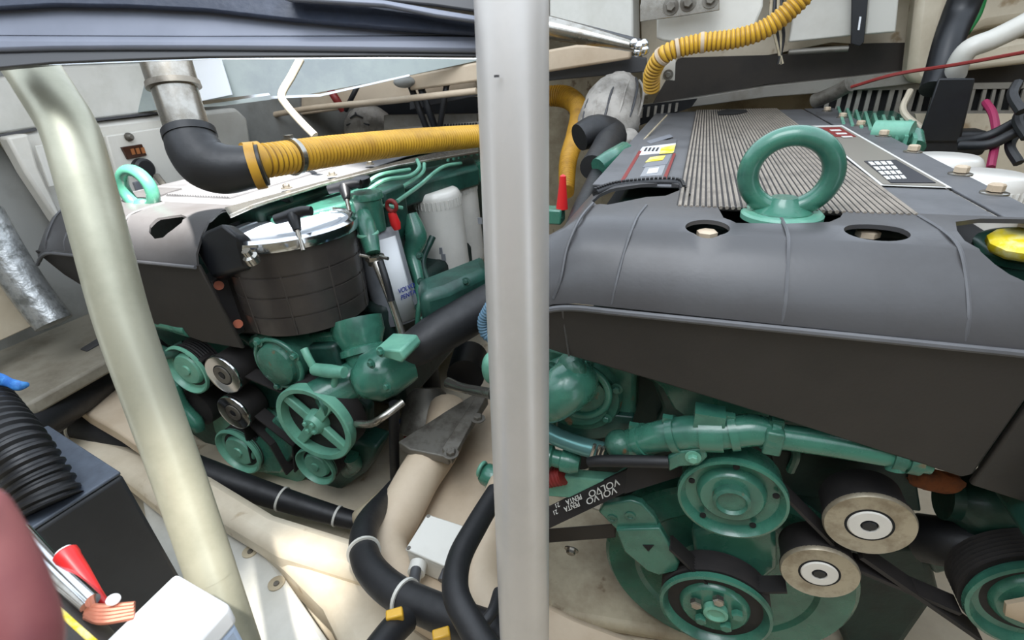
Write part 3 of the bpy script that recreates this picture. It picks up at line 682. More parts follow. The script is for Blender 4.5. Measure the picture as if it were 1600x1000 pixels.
# ---------------------------------------------------------------- LEFT ENGINE
T1 = V((-1.77, .19, -.10))
e1 = empty('marine_engine', (-1.6, 1.4, -1.44), 'green diesel engine with chrome lidded filter drum and spoked pulley, between the two poles', 'engine', 'twin marine engines')
hood(e1, T1, right=.475, left_engine=True)
ZL = -.345
MB().prism([V((-1.985,1.21,ZL-.008)), V((-1.985,2.86,ZL-.008)), V((-1.28,2.86,ZL-.008)), V((-1.28,1.13,ZL-.008)), V((-1.76,1.13,ZL-.008))], (0,0,.006)).build('top_cover', 'top', e1, bevel=.002)
MB().prism([P(x, y, Z=ZL-.003) for x, y in [(352,330),(600,262),(748,226),(748,240),(620,262),(500,293),(398,325),(360,342)]], (0,0,.012)).build('cover_flange', 'steel', e1, bevel=.003, label='bright metal edge strip of the cover')
for x, y in [(448,294),(519,274),(578,257),(640,243),(700,232)]:
    bolt(P(x, y, Z=ZL+.01), (0,0,1), .012, e1, 'steel_dull')
lm_ = MB().box((-1.60,2.05,ZL+.001), (.30,1.66,.006)).build('ribbed_mat', 'top', e1)
b = MB()
for i in range(24): b.lathe(V((-1.74+i*.28/23,1.22,ZL+.005)), (0,1,0), [(0,0),(0,.003),(1.66,.003),(1.66,0)], 6)
b.build('mat_ribs', 'top', lm_)
cE = T1+V((.152,.925,-.18))
eyebolt(e1, P(215,296,Y=1.12), (.0,1,0), zb=-.362, R_=.066, r_=.02)
# recess detail on hood
# block
MB().box((-1.60,2.1,-.82), (.60,2.0,.60)).build('engine_block', 'block', e1, bevel=.02)
MB().box((-1.62,2.15,-.47), (.60,1.9,.20)).build('cylinder_head', 'green_dark', e1, bevel=.02)
MB().box((-1.62,1.95,-1.22), (.42,1.5,.30)).build('oil_pan', 'green_dark', e1, bevel=.04)
plate(e1, [(255,545),(480,560),(575,640),(575,720),(540,752),(490,766),(380,735),(300,680),(262,620)], 1.13, .05, 'green_dark', 'timing_cover', .012)
for sx in (-1,1):
    MB().box((-1.60+sx*.38,1.75,-1.10), (.3,.16,.04)).build('mount_arm', 'green_dark', e1, bevel=.006)
    MB().cyl((-1.60+sx*.48,1.75,-1.46), (-1.60+sx*.48,1.75,-1.10), .045).build('mount_foot', 'rubber', e1)
plate(e1, [(232,488),(300,500),(372,520),(400,545),(520,540),(540,600),(500,640),(420,640),(330,560),(260,540),(236,520)], 1.05, .12, 'green_dark', 'front_casting', .012)
MB().tube([P(238,500,Y=1.0), P(265,505,Y=.99), P(298,514,Y=.98)], .028, seg=18).build('coolant_pipe', 'green', e1)
MB().tube([P(236,540,Y=1.0), P(262,552,Y=.98), P(290,540,Y=1.02)], .022, seg=14).build('coolant_pipe', 'green_dark', e1)
# air filter drum
ac = P(451,357,Z=-.42); AR = .207
ax_ = V((0.03,-.02,-1))
M['drum'] = mat('drum_plastic', (64,58,54), .34, col2=(50,46,44), scale=5, bump=.08, bscale=60, rvar=.08)
drum = MB().lathe(ac, ax_, [(.0,0),(.0,AR*.96),(.012,AR),(.03,AR*.985),(.09,AR*.975),(.091,AR*.96),(.096,AR*.96),(.097,AR*.972),(.155,AR*.965),(.156,AR*.95),(.161,AR*.95),(.162,AR*.962),(.22,AR*.955),(.221,AR*.94),(.226,AR*.94),(.227,AR*.95),(.285,AR*.935),(.29,AR*.88),(.29,0)], 72).build('air_filter_drum', 'drum', e1, ang=30)
u_, v_, a_ = frame(ax_)
for k in range(9):
    t = 2*math.pi*k/9+.1; d = u_*math.cos(t)+v_*math.sin(t)
    MB().cyl(ac+d*AR*.965+a_*.04, ac+d*AR*.945+a_*.28, .0035, seg=6).build('drum_rib', 'drum', drum)
MB().lathe(ac, -ax_, [(-.016,AR*1.0),(-.016,AR*1.035),(.0,AR*1.05),(.012,AR*1.04),(.02,AR*.98),(.012,AR*.93),(.012,AR*.90),(-.016,AR*.9)], 80).build('lid_rim', 'chrome', e1, label='chrome lid rim')
MB().lathe(ac, -ax_, [(0,0),(0,AR*.91),(.010,AR*.91),(.010,AR*.8),(.013,AR*.79),(.013,AR*.74),(.009,AR*.73),(.009,AR*.25),(.012,AR*.24),(.012,0)], 80).build('lid_plate', mat('lid_metal', (200,206,216), .28, .45), e1, label='pale bluish metal lid')
def tclamp(x, y, xe, ye, D0):
    c = P(x, y, D=D0); lo = P(xe, ye, D=D0*.985)
    MB().cyl(c, lo, .007, seg=12).build('clamp_bolt', 'steel', e1)
    up = (c-lo).normalized()
    o = MB().lathe(c-up*.045, up, [(0,0),(0,.011),(.035,.018),(.05,.018),(.05,0)], 20).build('clamp_handle', 'black', e1, label='black T handle clamp')
    side = up.cross(CF).normalized()
    MB().tube([c-side*.055-up*.004, c-side*.03+up*.004, c+up*.006, c+side*.03+up*.008, c+side*.052+up*.010], [.013,.015,.017,.015,.014], seg=14).build('handle_grip', 'black', o)
tclamp(458,338,474,392, ac.dot(CF)*.90)
tclamp(538,293,546,330, ac.dot(CF)*1.02)
tclamp(432,318,436,340, ac.dot(CF)*1.1)
MB().lathe(P(397,409,Z=-.44), V((0,-.4,1)), [(0,0),(0,.02),(.02,.02),(.025,.012),(.04,.012),(.04,0)], 16).build('clamp_stud', 'steel', e1)
MB().lathe(P(384,402,Z=-.45), V((0,-.4,1)), [(0,0),(0,.014),(.03,.014),(.03,0)], 16).build('clamp_stud', 'black', e1)
# drum cradle and flat box left of the drum
b = MB().prism([P(x, y, Y=.955) for x, y in [(300,385),(318,360),(345,348),(372,370),(378,395),(385,420),(330,436),(308,398)]], (0,.045,-.02)); b.build('filter_bracket', 'black', e1, bevel=.012)
plate(e1, [(322,436),(420,428),(420,525),(368,522),(352,508)], 1.03, .05, 'hood_shade', 'filter_inlet', .01)
plate(e1, [(268,440),(298,438),(338,528),(306,530)], .975, .012, 'hood_shade', 'guard_plate', .004)
plate(e1, [(298,438),(330,440),(362,530),(338,530)], .975, .10, 'hood', 'guard_plate', .004)
plate(e1, [(226,414),(262,412),(310,528),(262,480),(236,470)], 1.00, .02, 'hood_shade', 'guard_plate', .004)
for x, y in [(341,446),(371,506)]:
    MB().cyl(P(x, y, Y=1.02), P(x+1, y, Y=.985), .014).build('rubber_plug', 'orange', e1, label='dull orange plug')
# right flank: castings, thermostat tower
plate(e1, [(540,300),(600,300),(610,360),(600,420),(560,380)], 1.45, .14, 'green_dark', 'filter_tower', .01)
MB().lathe(P(572,300,Y=1.38), V((0,0,-1)), [(0,0),(0,.05),(.012,.055),(.02,.055),(.024,.048),(.13,.046),(.13,0)], 30).build('pump_tower', 'green', e1)
MB().lathe(P(567,292,Y=1.38), V((0,-.1,1)), [(0,0),(0,.02),(.015,.03),(.03,.03),(.034,.02),(.034,0)], 20).build('primer_knob', 'black', e1)
MB().tube([P(568,335,Y=1.33), P(572,352,Y=1.30), P(578,375,Y=1.27), P(583,395,Y=1.25)], [.026,.03,.03,.024], seg=18).build('hose_elbow', 'green', e1)
MB().torus(P(575,366,Y=1.28), V((.1,0,-1)), .030, .006).build('elbow_collar', 'green_pale', e1)
MB().lathe(P(585,399,Y=1.25), V((.05,0,-1)), [(0,0),(0,.03),(.012,.032),(.02,.026),(.03,.026),(.03,0)], 8).build('pipe_nut', 'steel', e1)
for a, q in (((578,402),(562,399)),((594,401),(606,404))): MB().cyl(P(*a, Y=1.23), P(*q, Y=1.22), .006, seg=8).build('nut_wing', 'steel', e1)
# grey oil filter with lettering
fg = P(587,368,Y=1.42); ax2 = (P(612,455,Y=1.40)-fg)
gf = MB().lathe(fg, ax2, [(-.02,0),(-.02,.070),(0,.082),(.30,.082),(.325,.077),(.33,.06),(.33,0)], 48).build('oil_filter', 'filter_grey', e1, label='grey oil filter with white and blue label')
u3 = ax2.normalized(); n3 = (-(CF)+V((.95,0,0))); n3 = (n3-u3*n3.dot(u3)).normalized(); s3 = u3.cross(n3)
rows = []
for i in range(13):
    t = -.55+i*1.15/12; d = n3*math.cos(t)+s3*math.sin(t)
    rows.append([fg+d*.0835+u3*.01, fg+d*.0835+u3*.315])
o = MB().grid(rows).build('filter_label', 'white', gf, solid=.001)
for (k, s_, sz, mm) in ((.18,'VOLVO',.026,'ink_blue'),(.205,'PENTA',.026,'ink_blue')):
    sR = -s3 if (-s3).dot(CR) > 0 else s3; ta = .30; nn = n3*math.cos(ta)+sR*math.sin(ta); tt_ = sR*math.cos(ta)-n3*math.sin(ta)
    text('filter_lettering', s_, sz*.92, fg+nn*.0865+u3*(k+.02), tt_, -u3, mm, gf)
MB().tube([P(588,410,Y=1.22), P(600,440,Y=1.2), P(618,490,Y=1.18), P(632,540,Y=1.16), P(637,590,Y=1.15)], [.016,.014,.012,.013,.013], seg=14).build('dipstick_tube', 'steel', e1, label='shiny dipstick tube')
MB().tube([P(594,408,Y=1.20), P(604,440,Y=1.18), P(612,470,Y=1.17)], .011, seg=10).build('tube_sleeve', 'black', e1)
MB().torus(P(612,322,Y=1.4), (0,1,.2), .018, .007).build('pull_ring', 'redd', e1, label='red pull ring')
MB().lathe(P(612,332,Y=1.4), V((.2,0,-1)), [(0,0),(0,.014),(.04,.018),(.06,.012),(.06,0)], 14).build('pull_tag', 'red', e1)
# green flank
def lump(par, pts, r, m_='green', name='casting', seg=18): return MB().tube(pts, r, seg=seg).build(name, m_, par)
MB().prism([P(x, y, X=-1.16) for x, y in [(600,350),(650,330),(690,350),(690,520),(640,560),(600,540),(590,460)]], (-.2,0,0)).build('cooler_casting', 'green', e1, bevel=.02)
lump(e1, [P(640,335,Y=1.6), P(650,370,Y=1.58), P(645,400,Y=1.55), P(655,440,Y=1.5), P(660,480,Y=1.45)], [.03,.045,.03,.02,.03])
lump(e1, [P(676,370,Y=1.7), P(660,410,Y=1.62), P(672,450,Y=1.55), P(690,500,Y=1.5)], .014, 'green_dark', 'casting_rib')
MB().prism([P(x, y, Z=-.62) for x, y in [(650,435),(755,395),(765,420),(700,450),(655,462)]], (0,0,-.14)).build('filter_bracket', 'green_dark', e1, bevel=.03)
filt(e1, P(681,296,Y=1.87), .103, .42, 'white oil filter, nearer and left of the pair', (0.02,.03,-1))
filt(e1, P(709,276,Y=2.10), .103, .42, 'white oil filter behind, partly hidden by the thick pole', (0.02,.03,-1))
for i, (x, y, Y_) in enumerate([(693,402,1.78),(688,392,1.78),(750,345,2.0)]):
    MB().box(P(x, y, Y=Y_), (.02,.004,.03)).build('print', 'filter_grey', e1)
for k in range(4):
    lump(e1, [P(690-k*4,500+k*14,Y=1.5), P(715,478+k*12,Y=1.55), P(750,440+k*16,Y=1.7)], .012, 'green_dark', 'ribbed_casting')
MB().tube([P(625,556,Y=1.12), P(655,540,Y=1.16), P(700,512,Y=1.24), P(775,470,Y=1.4)], [.05,.062,.07,.07], seg=26).build('exhaust_pipe', 'rubber', e1, label='fat black sleeved pipe')
for L_, r_, mm in (([(668,452,1.45),(700,440,1.5),(752,408,1.6)], .016, 'green'),
    ([(660,500,1.36),(700,470,1.42),(750,432,1.5)], .012, 'green_pale'), ([(652,520,1.3),(655,480,1.32),(668,440,1.38)], .010, 'green')):
    MB().tube(PL(L_), r_, seg=10).build('flank_pipe', mm, e1)
for x, y in [(656,400),(658,440),(654,480),(668,470),(700,455),(728,440)]: bolt(P(x, y, Y=1.36), (.2,-1,.3), .009, e1, 'green_dark')
# small copper/green pipes over the head
for L_ in ([(572,300,1.5),(600,282,1.55),(640,275,1.7),(655,262,1.8),(652,250,1.9)], [(585,310,1.5),(615,300,1.55),(640,285,1.7),(660,270,1.8),(663,256,1.9)], [(560,300,1.5),(590,275,1.6),(640,265,1.8)], [(620,315,1.5),(655,290,1.7),(690,262,1.9),(720,255,2.1)], [(590,318,1.5),(605,322,1.45),(628,325,1.5)]):
    MB().tube(PL(L_), .008, seg=8).build('fuel_pipe', 'green_pale', e1)
MB().prism([P(x, y, Z=-.40) for x, y in [(400,330),(560,285),(740,245),(748,262),(640,290),(560,312),(430,345)]], (0,0,-.08)).build('injector_cover', 'green_dark', e1, bevel=.01)
for i in range(6):
    MB().cyl(P(700+i*9,252-i*2,Y=2.3), P(701+i*9,236-i*2,Y=2.3), .008, seg=8).build('cooling_fin', 'green_pale', e1)
MB().lathe(P(735,255,Y=2.3), V((0,0,1)), [(-.08,0),(-.08,.08),(0,.08),(.01,.06),(.01,0)], 28).build('exchanger_cap', 'green', e1)
# front pump group
MB().lathe(P(436,568,Y=.99), (0,-1,0), [(-.1,.085),(0,.085),(.006,.075),(.02,.07),(.03,.05),(.034,0)], 44).build('alternator_end', 'green_rust', e1)
MB().torus(P(436,568,Y=.985), (0,1,0), .088, .008).build('alternator_ring', 'green', e1)
for a in (.5, 2.2, 4.4): bolt(P(436,568,Y=.985)+V((math.cos(a)*.092,-.004,math.sin(a)*.092)), (0,-1,0), .011, e1, 'green')
MB().lathe(P(556,500,Y=1.16), P(574,572,Y=1.10)-P(556,500,Y=1.16), [(0,0),(0,.085),(.05,.084),(.09,.066),(.095,.076),(.115,.076),(.118,.062),(.2,.055),(.2,0)], 36).build('pump_neck', 'green', e1)
MB().lathe(P(592,585,Y=1.06), V((-.55,-.8,-.1)), [(-.1,0),(-.1,.07),(-.02,.085),(.03,.08),(.07,.05),(.085,.03),(.085,0)], 36).build('water_pump', 'green', e1)
MB().lathe(P(530,606,Y=1.02), V((.5,.85,.1)), [(-.08,0),(-.08,.06),(.06,.065),(.08,.075),(.1,.075),(.1,0)], 36).build('pump_body', 'green', e1)
MB().prism([P(x, y, Y=1.0) for x, y in [(585,545),(625,548),(632,560),(628,568),(590,556)]], (0,.1,0)).build('pump_flange', 'green_pale', e1, bevel=.006)
for x, y in [(581,568),(596,550),(606,604)]: bolt(P(x, y, Y=.985), (-.3,-1,.2), .010, e1, 'green')
lump(e1, [P(492,577,Y=.99), P(515,580,Y=.98), P(538,582,Y=.98)], [.020,.022,.018], 'green_pale', 'pipe_tee')
lump(e1, [P(475,545,Y=1.0), P(482,560,Y=.99), P(492,577,Y=.99)], .012, 'green_pale', 'pipe_tee')
lump(e1, [P(524,582,Y=.98), P(523,595,Y=.98), P(521,606,Y=.98)], .010, 'green_pale', 'pipe_tee')
lump(e1, [P(385,548,Y=1.08), P(420,525,Y=1.08), P(470,533,Y=1.08), P(480,560,Y=1.08)], .03, 'green', 'casting_rib')
plate(e1, [(470,525),(520,520),(545,545),(540,575),(500,590),(478,570)], 1.08, .05, 'green', 'casting', .012)
MB().tube([P(557,662,Y=.96), P(580,662,Y=.95), P(598,652,Y=.96), P(630,628,Y=1.02)], .012, seg=14).build('breather_pipe', 'steel', e1, label='bent bright metal pipe')
# pulleys and belts
YP = .97
pulley(e1, 289, 580, YP, .197, 'green_pale', 'dish', .07, groove=True)
multirib(e1, P(289,580,Y=YP), .19, .02, .10, 8)
pulley(e1, 348, 586, YP-.02, .147, 'idler', 'idler', .10)
pulley(e1, 365, 645, YP-.02, .139, 'idler', 'idler', .09)
pulley(e1, 370, 708, YP, .21, 'green_pale', 'dish', .03)
multirib(e1, P(370,708,Y=YP), .20, .02, .08, 7)
MB().lathe(P(303,640,Y=YP+.03), (0,1,0), [(0,0),(0,.06),(.01,.08),(.09,.085),(.09,0)], 44).build('tensioner_pulley', 'belt', e1)
lump(e1, [P(272,600,Y=YP), P(285,635,Y=YP), P(305,660,Y=YP), P(312,672,Y=YP)], [.02,.025,.03,.02], 'green', 'tensioner_arm')
MB().lathe(P(402,694,Y=1.06), (0,1,0), [(0,0),(0,.22),(.01,.232),(.05,.232),(.05,0)], 64).build('damper_disc', 'green_pale', e1, label='big green crankshaft disc')
plate(e1, [(395,690),(430,650),(470,690),(440,740),(400,740)], 1.0, .06, 'green', 'casting', .01)
pulley(e1, 489, 664, YP-.04, .285, 'green_pale', 'spoked', .09, name='spoked_pulley')
pulley(e1, 491, 731, YP, .165, 'green_pale', 'dish', .03)
multirib(e1, P(491,731,Y=YP), .158, .02, .08, 6)
plate(e1, [(470,720),(560,690),(590,700),(570,740),(530,768),(480,765)], 1.08, .1, 'green_dark', 'pan_casting', .015)
lump(e1, [P(545,735,Y=1.1), P(555,725,Y=1.08), P(548,712,Y=1.06)], .03, 'green', 'casting')
iA, iB, lw, sp2, up2 = P(348,586,Y=1.0), P(365,645,Y=1.0), P(370,708,Y=1.0), P(489,664,Y=1.0), P(289,580,Y=1.02)
belt(e1, [iA+V((0,0,.07)), sp2+V((-.05,0,.135))], .05, .006)
belt(e1, [iA+V((.02,0,-.07)), sp2+V((-.10,0,-.10)), P(491,731,Y=1.0)+V((-.075,0,-.02))], .05, .006)
belt(e1, [iB+V((.065,0,.02)), P(430,690,Y=1.0), P(455,735,Y=1.0)], .05, .008)
belt(e1, [up2+V((.03,0,.095)), iA+V((-.04,0,.065))], .05, .006)
belt(e1, [lw+V((.10,0,.0)), iB+V((.06,0,-.03))], .05, .006)
# starter can and mount under the flank
MB().lathe(P(668,615,Y=1.30), (P(668,680,Y=1.22)-P(668,615,Y=1.30)), [(-.02,0),(-.02,.05),(0,.07),(.08,.10),(.14,.105),(.15,.09),(.15,0)], 36).build('engine_mount', 'steel_dull', e1, label='grey domed engine mount')
MB().prism([P(x, y, Z=-1.02) for x, y in [(622,690),(700,640),(756,606),(762,622),(700,716),(690,712),(640,702)]], (0,0,-.03)).build('mount_plate', 'steel_dull', e1, bevel=.004, label='brownish steel mount plate')
MB().prism([P(x, y, Z=-.985) for x, y in [(690,700),(752,606),(764,612),(706,718)]], (0,0,-.02)).build('mount_rail', 'steel_dull', e1, bevel=.003)
for x, y in [(705,710),(747,655)]: bolt(P(x, y, Z=-.98), (0,0,1), .014, e1, 'steel_dull')
for i, (x, y) in enumerate([(640,675),(655,680),(632,660),(660,690),(645,688),(580,680),(570,695)]):
    MB().tube([P(x-12,y-6,Y=1.22), P(x,y+3,Y=1.20), P(x+16,y-2,Y=1.22)], .007, seg=8).build('wiring', ['rubber','steel','blue','yellow_d','redd','steel','steel_dull'][i], e1)
MB().box((-1.12,1.75,-.96), (.3,.9,.46)).build('flank_shade_block', 'block', e1, bevel=.03)  # dark block added for the shadowed sump and starter area
MB().lathe(P(735,555,Y=1.5), V((.3,-1,0)), [(0,0),(0,.05),(.008,.07),(.15,.07),(.15,0)], 30).build('starter_motor', 'black', e1)
for x, y in [(648,536),(655,550),(661,556),(645,548)]: MB().ball(P(x, y, Y=1.18), .011, sub=2).build('terminal_nut', 'steel', e1)

# ================================================================ LOOSE THINGS
def thing_tube(name, pts, r, m_, label, cat, group=None, **k):
    o = MB().tube(pts, r, **{q: v for q, v in k.items() if q in ('seg','rib','n','flat')}).build(name, m_, label=label, cat=cat, group=group)
    if k.get('groove'):
        o.data.materials.append(M[k['groove']]); n = k['seg']
        for i, p in enumerate(o.data.polygons):
            if (i//n) % 4 in (2,): p.material_index = 1
    return o
# thick pole, from floor to the deck rim
def line_to_z(a, b, z): t = (z-a.z)/(b.z-a.z); return a+(b-a)*t
pa, pb = P(799,0,D=.455), P(819.5,1000,D=.70)
p0 = line_to_z(pa, pb, -1.46); p1 = pa+(pa-pb)*.18
pole = MB().tube([p0, p1], .0352, seg=48, n=1).build('support_pole', 'pole', label='thick straight satin metal pole in the middle, between the two engines', cat='pole')
MB().box(P(776,119,D=.44), (.004,.003,.002)).build('scratch_mark', 'dkgrey', pole)
qa, qb = P(122,215,D=.60), P(352,960,D=.78)
lo_ = line_to_z(qa, qb, -1.46)
top = [lo_, qa.lerp(qb,.5), qa, P(85,165,D=.62), P(20,105,D=.64), P(-60,70,D=.66)]
cl_ = [(45,100,.62),(78,150,.61),(108,200,.605),(127,260,.605),(158,375,.61),(192,500,.62),(236,625,.635),(281,750,.65),(332,900,.67),(354,965,.68)]  # upper bend builds the pole's mirror image into its shape
pp_ = [P(x, y, D=d) for x, y, d in cl_]; lo_ = line_to_z(pp_[-3], pp_[-1], -1.46)
b = MB().tube([P(-10,30,D=.63)]+pp_+[lo_], .0300, seg=40, n=90)
b.build('support_pole', 'pole_l', label='leaning pale pole, its upper bend a modelled mirror image, at the left in front of the engine', cat='pole')

# hatch rim beam along the top left
def rimz(name, px, m_, **k): return b
hb = empty('hatch_rim', P(370,60,D=.53), 'blue grey hatch rim beam with dark sealant along the top left', 'hatch rim')
def strip(name, top, bot, D0, th, m_, par, bevel=.004, **k):
    # top/bot pixel polylines of equal length at distance D0 (list or number)
    n = len(top); Ds = D0 if isinstance(D0, list) else [D0]*n
    f1 = [P(x, y, D=Ds[i]) for i, (x, y) in enumerate(top)]; f2 = [P(x, y, D=Ds[i]) for i, (x, y) in enumerate(bot)]
    back = V((CF.x, CF.y, 0)).normalized()*th
    R_ = [[f1[i], f2[i], f2[i]+back, f1[i]+back] for i in range(n)]
    return MB().rings(R_).build(name, m_, par, bevel=bevel, **k)
Ds = [.53,.53,.53,.53,.53,.53,.53]
xs_ = [-60,80,200,320,450,600,790]
strip('rim_face', [(-60,14),(80,8),(200,10),(320,16),(450,30),(600,45),(790,58)], [(x, 57+abs(i-3)*-.5) for i, x in enumerate(xs_)], Ds, .03, 'beam', hb, .001)
strip('rim_face', [(x, 57+abs(i-3)*-.5) for i, x in enumerate(xs_)], [(-60,84),(80,80),(200,79),(320,79),(450,80),(600,82),(790,84)], [d-.006 for d in Ds], .03, 'beam', hb, .006)
strip('rim_lip', [(-60,84),(80,80),(200,79),(320,79),(450,80),(600,82),(790,84)], [(-60,112),(80,99),(200,94),(320,90),(450,89),(600,88),(790,90)], [d-.002 for d in Ds], .04, 'dkgrey', hb, .006)
strip('rim_edge', [(60,99.5),(200,94.5),(320,91),(450,90),(600,89),(700,90),(760,91)], [(60,102),(200,97),(320,93),(450,92),(600,91),(700,91.5),(760,92.5)], Ds, .02, 'chrome', hb, 0)
strip('sealant', [(-60,-80),(80,-80),(200,-80),(320,-60),(450,-20),(600,10),(790,33)], [(-60,18),(80,10),(200,12),(320,18),(450,33),(600,47),(790,59)], [d-.01 for d in Ds], .02, 'tarp', hb, .004)
strip('seal_strip', [(440,-12),(600,0),(680,14),(790,32)], [(440,0),(600,10),(680,26),(790,42)], .50, .02, 'beam', hb, .003)
strip('upper_rim', [(600,-60),(700,-60),(790,-60)], [(560,-2),(680,10),(790,26)], .52, .03, 'dkgrey', hb, .003)
# polished panel hanging beneath the rim
pn = strip('polished_panel', [(70,98),(200,92),(360,90),(500,89),(640,89),(760,91)], [(110,190),(245,172),(345,166),(470,150),(640,118),(760,92)], [2.1,2.15,2.2,2.3,2.4,2.5], .02, 'panel', None, .002, label='pale polished panel hanging under the hatch rim behind the poles', cat='panel')
def flatp(name, px, D_, th, m_, par, bevel=.001, **k):
    back = V((CF.x, CF.y, 0)).normalized()*th
    return MB().prism([P(x, y, D=D_) for x, y in px], back).build(name, m_, par, bevel=bevel, **k)
MB().lathe(P(163,135,D=2.09), -CF, [(0,0),(0,.036),(.004,.036),(.006,.028),(.006,0)], 32).build('round_reflection', 'ink_grey', pn)  # disc paints in the mirror image of a round cabinet fitting
flatp('meter_reflection', [(155,157),(188,152),(193,167),(160,173)], 2.09, .01, 'ink_grey', pn)  # grey patch paints in the mirrored cabinet meter
flatp('sky_reflection', [(290,94),(345,93),(362,148),(314,158)], 2.16, .01, 'white', pn)  # white patch paints the sky's bright reflection on the panel
flatp('panel_fold', [(312,158),(420,145),(422,149),(316,164)], 2.14, .01, 'chrome', pn)
flatp('panel_fold', [(415,150),(500,147),(640,116),(640,119),(500,151),(415,155)], 2.26, .01, 'chrome', pn)

# exhaust pipe and elbow
pp = empty('exhaust_elbow', P(300,200,D=1.1), 'black rubber elbow on a steel pipe above the left engine', 'exhaust pipe')
c0, c1 = P(236,20,D=1.04), P(296,212,D=1.10)
MB().tube([c0, c0.lerp(c1,.55)], .050, seg=36, n=1).build('steel_pipe', 'steel', pp, label='shiny stainless pipe')
MB().tube([c0.lerp(c1,.60), c1], .0455, seg=36, n=1).build('steel_pipe', 'steel', pp)
MB().lathe(c0.lerp(c1,.55), c1-c0, [(0,.045),(0,.053),(.012,.054),(.014,.046)], 36).build('weld_ring', 'steel_dull', pp)
el = [P(296,208,D=1.10), P(304,232,D=1.10), P(322,255,D=1.10), P(350,264,D=1.11), P(385,262,D=1.12), P(412,258,D=1.13)]
MB().tube(el, [.051,.056,.058,.056,.048,.046], seg=36).build('rubber_elbow', 'rubber', pp)
band(el, .02, .052, 'rubber', pp, w=.016, screw=False)
band(el, .93, .049, 'yellow_d', pp, w=.02, screw=False)
# big yellow hose
yh = [P(382,255,D=1.13), P(430,249,D=1.18), P(520,236,D=1.34), P(640,222,D=1.60), P(770,211,D=1.95), P(822,208,D=2.1)]
yo = thing_tube('yellow_hose', yh, [.038,.038,.039,.0395,.040,.04], 'yellow', 'fat ribbed yellow hose running from the black elbow to the thick pole', 'hose', rib=.0125, seg=28, groove='groove_shade')
band(yh, .03, .043, 'yellow_d', yo, 'hose_cuff', .035, .002, False); band(yh, .11, .0435, 'steel', yo, 'hose_clamp', .014, .002)
# smaller yellow hoses
thing_tube('yellow_hose', [P(652,122,D=2.9), P(690,123,D=2.95), P(750,130,D=3.0)], .022, 'yellow', 'short thin yellow hose just left of the thick pole near the top', 'hose', rib=.014, seg=14, groove='groove_shade')
thing_tube('yellow_hose', [P(850,150,D=2.65), P(885,152,D=2.6), P(905,172,D=2.5), P(900,210,D=2.3), P(888,250,D=2.1), P(885,300,D=1.95)], [.05,.054,.048,.044,.037,.030], 'yellow_d', 'ochre ribbed hose hanging down just right of the thick pole', 'hose', rib=.014, seg=20, groove='groove_shade')
yh3 = [P(1018,138,Y=2.2), P(1020,112,Y=2.15), P(1040,84,Y=2.1), P(1090,68,Y=2.1), P(1150,60,Y=2.1), P(1200,42,Y=2.1), P(1250,0,Y=2.1), P(1290,-50,Y=2.1)]
yo = thing_tube('yellow_hose', yh3, .031, 'yellow', 'bright ribbed yellow hose curving across the white panel at the top', 'hose', rib=.015, seg=20, groove='groove_shade')
for k in (.22,.30,.42): band(yh3, k, .031, 'cream_pink', yo, 'cable_tie', .012, .003, False)

# white pipes, straps and cables in the dark gap
MB().tube([P(470,92,D=1.8), P(455,120,D=1.8), P(440,148,D=1.8), P(448,165,D=1.8), P(470,190,D=1.8), P(492,212,D=1.8)], .014, seg=14).build('white_pipe', 'shelf', label='thin white bent pipe behind the yellow hose, under the hatch rim', cat='pipe')
for i, (a, q, r_, mm, lab) in enumerate([((640,130),(668,205),.018,'rubber','left one of two slanted black struts above the yellow hose'), ((698,132),(686,205),.016,'rubber','black strut nearest the thick pole above the yellow hose'),
        ((512,134),(536,172),.022,'redd','dark red strap crossing the pinkish beam'), ((562,128),(540,172),.014,'rubber','thin dark strap beside the dark red one on the beam'), ((655,130),(680,200),.020,'black','broad black strap between the two slanted struts')]):
    MB().tube([P(*a, Y=2.6), P((a[0]+q[0])/2, (a[1]+q[1])/2, Y=2.57), P(*q, Y=2.6)], r_, seg=12).build('strut', mm, label=lab, cat='strut')
MB().ball(P(632,128,Y=2.55), .05, (1.3,.8,.6)).build('pipe_end', 'grey_wall', label='small grey rounded pipe end left of the thin yellow hose', cat='pipe')
thing_tube('white_pipe', [P(395,186,Y=2.5), P(480,170,Y=2.5), P(600,158,Y=2.5), P(745,142,Y=2.5)], .016, 'cream_pink', 'long pale pipe running along the pinkish beam behind', 'pipe', seg=10)
# lagged exhaust bulbs
def lag(name, c, r, sx, label):
    o = MB().ball(c, r, sx, jit=.05, sub=4).build(name, 'lag', label=label, cat='lagging')
    return o
l1 = lag('lagged_elbow', P(578,206,Y=3.08), .185, (1.0,.8,.95), 'wrinkled white cloth lagging dome above the big yellow hose')
for k in range(3):
    t = .6+k*.5; MB().tube([WL[l1.name]+V((math.cos(t)*.18*s_, -.125, math.sin(t)*.135-.03*abs(s_))) for s_ in (-.6,0,.6)], .006, seg=6).build('lagging_seam', 'dkgrey', l1)
l2c = P(952,178,Y=2.15)
lagp = [P(975,132,Y=2.6), P(960,160,Y=2.5), P(950,195,Y=2.42), P(940,225,Y=2.38)]
l2 = MB().tube(lagp, [.07,.13,.142,.115], seg=32, n=30)
for v in l2.b.verts: v.co += V((random.uniform(-1,1), random.uniform(-1,1), random.uniform(-1,1)))*.004
l2 = l2.build('lagged_elbow', 'lag', label='bundle of white cloth lagging right of the thick pole by the cover', cat='lagging')
for k in range(6):
    a = -1.1+k*.42
    pts = []
    c_, _ = spline(lagp, 8)
    for j, p in enumerate(c_[:8]):
        rr = [.074,.102,.125,.139,.144,.144,.139,.127][j]
        d = (CR*math.sin(a)-CF*math.cos(a)); pts.append(p+d*rr*.99)
    MB().tube(pts, .0055, seg=6).build('lagging_seam', 'lag' if k % 2 else 'dkgrey', l2)
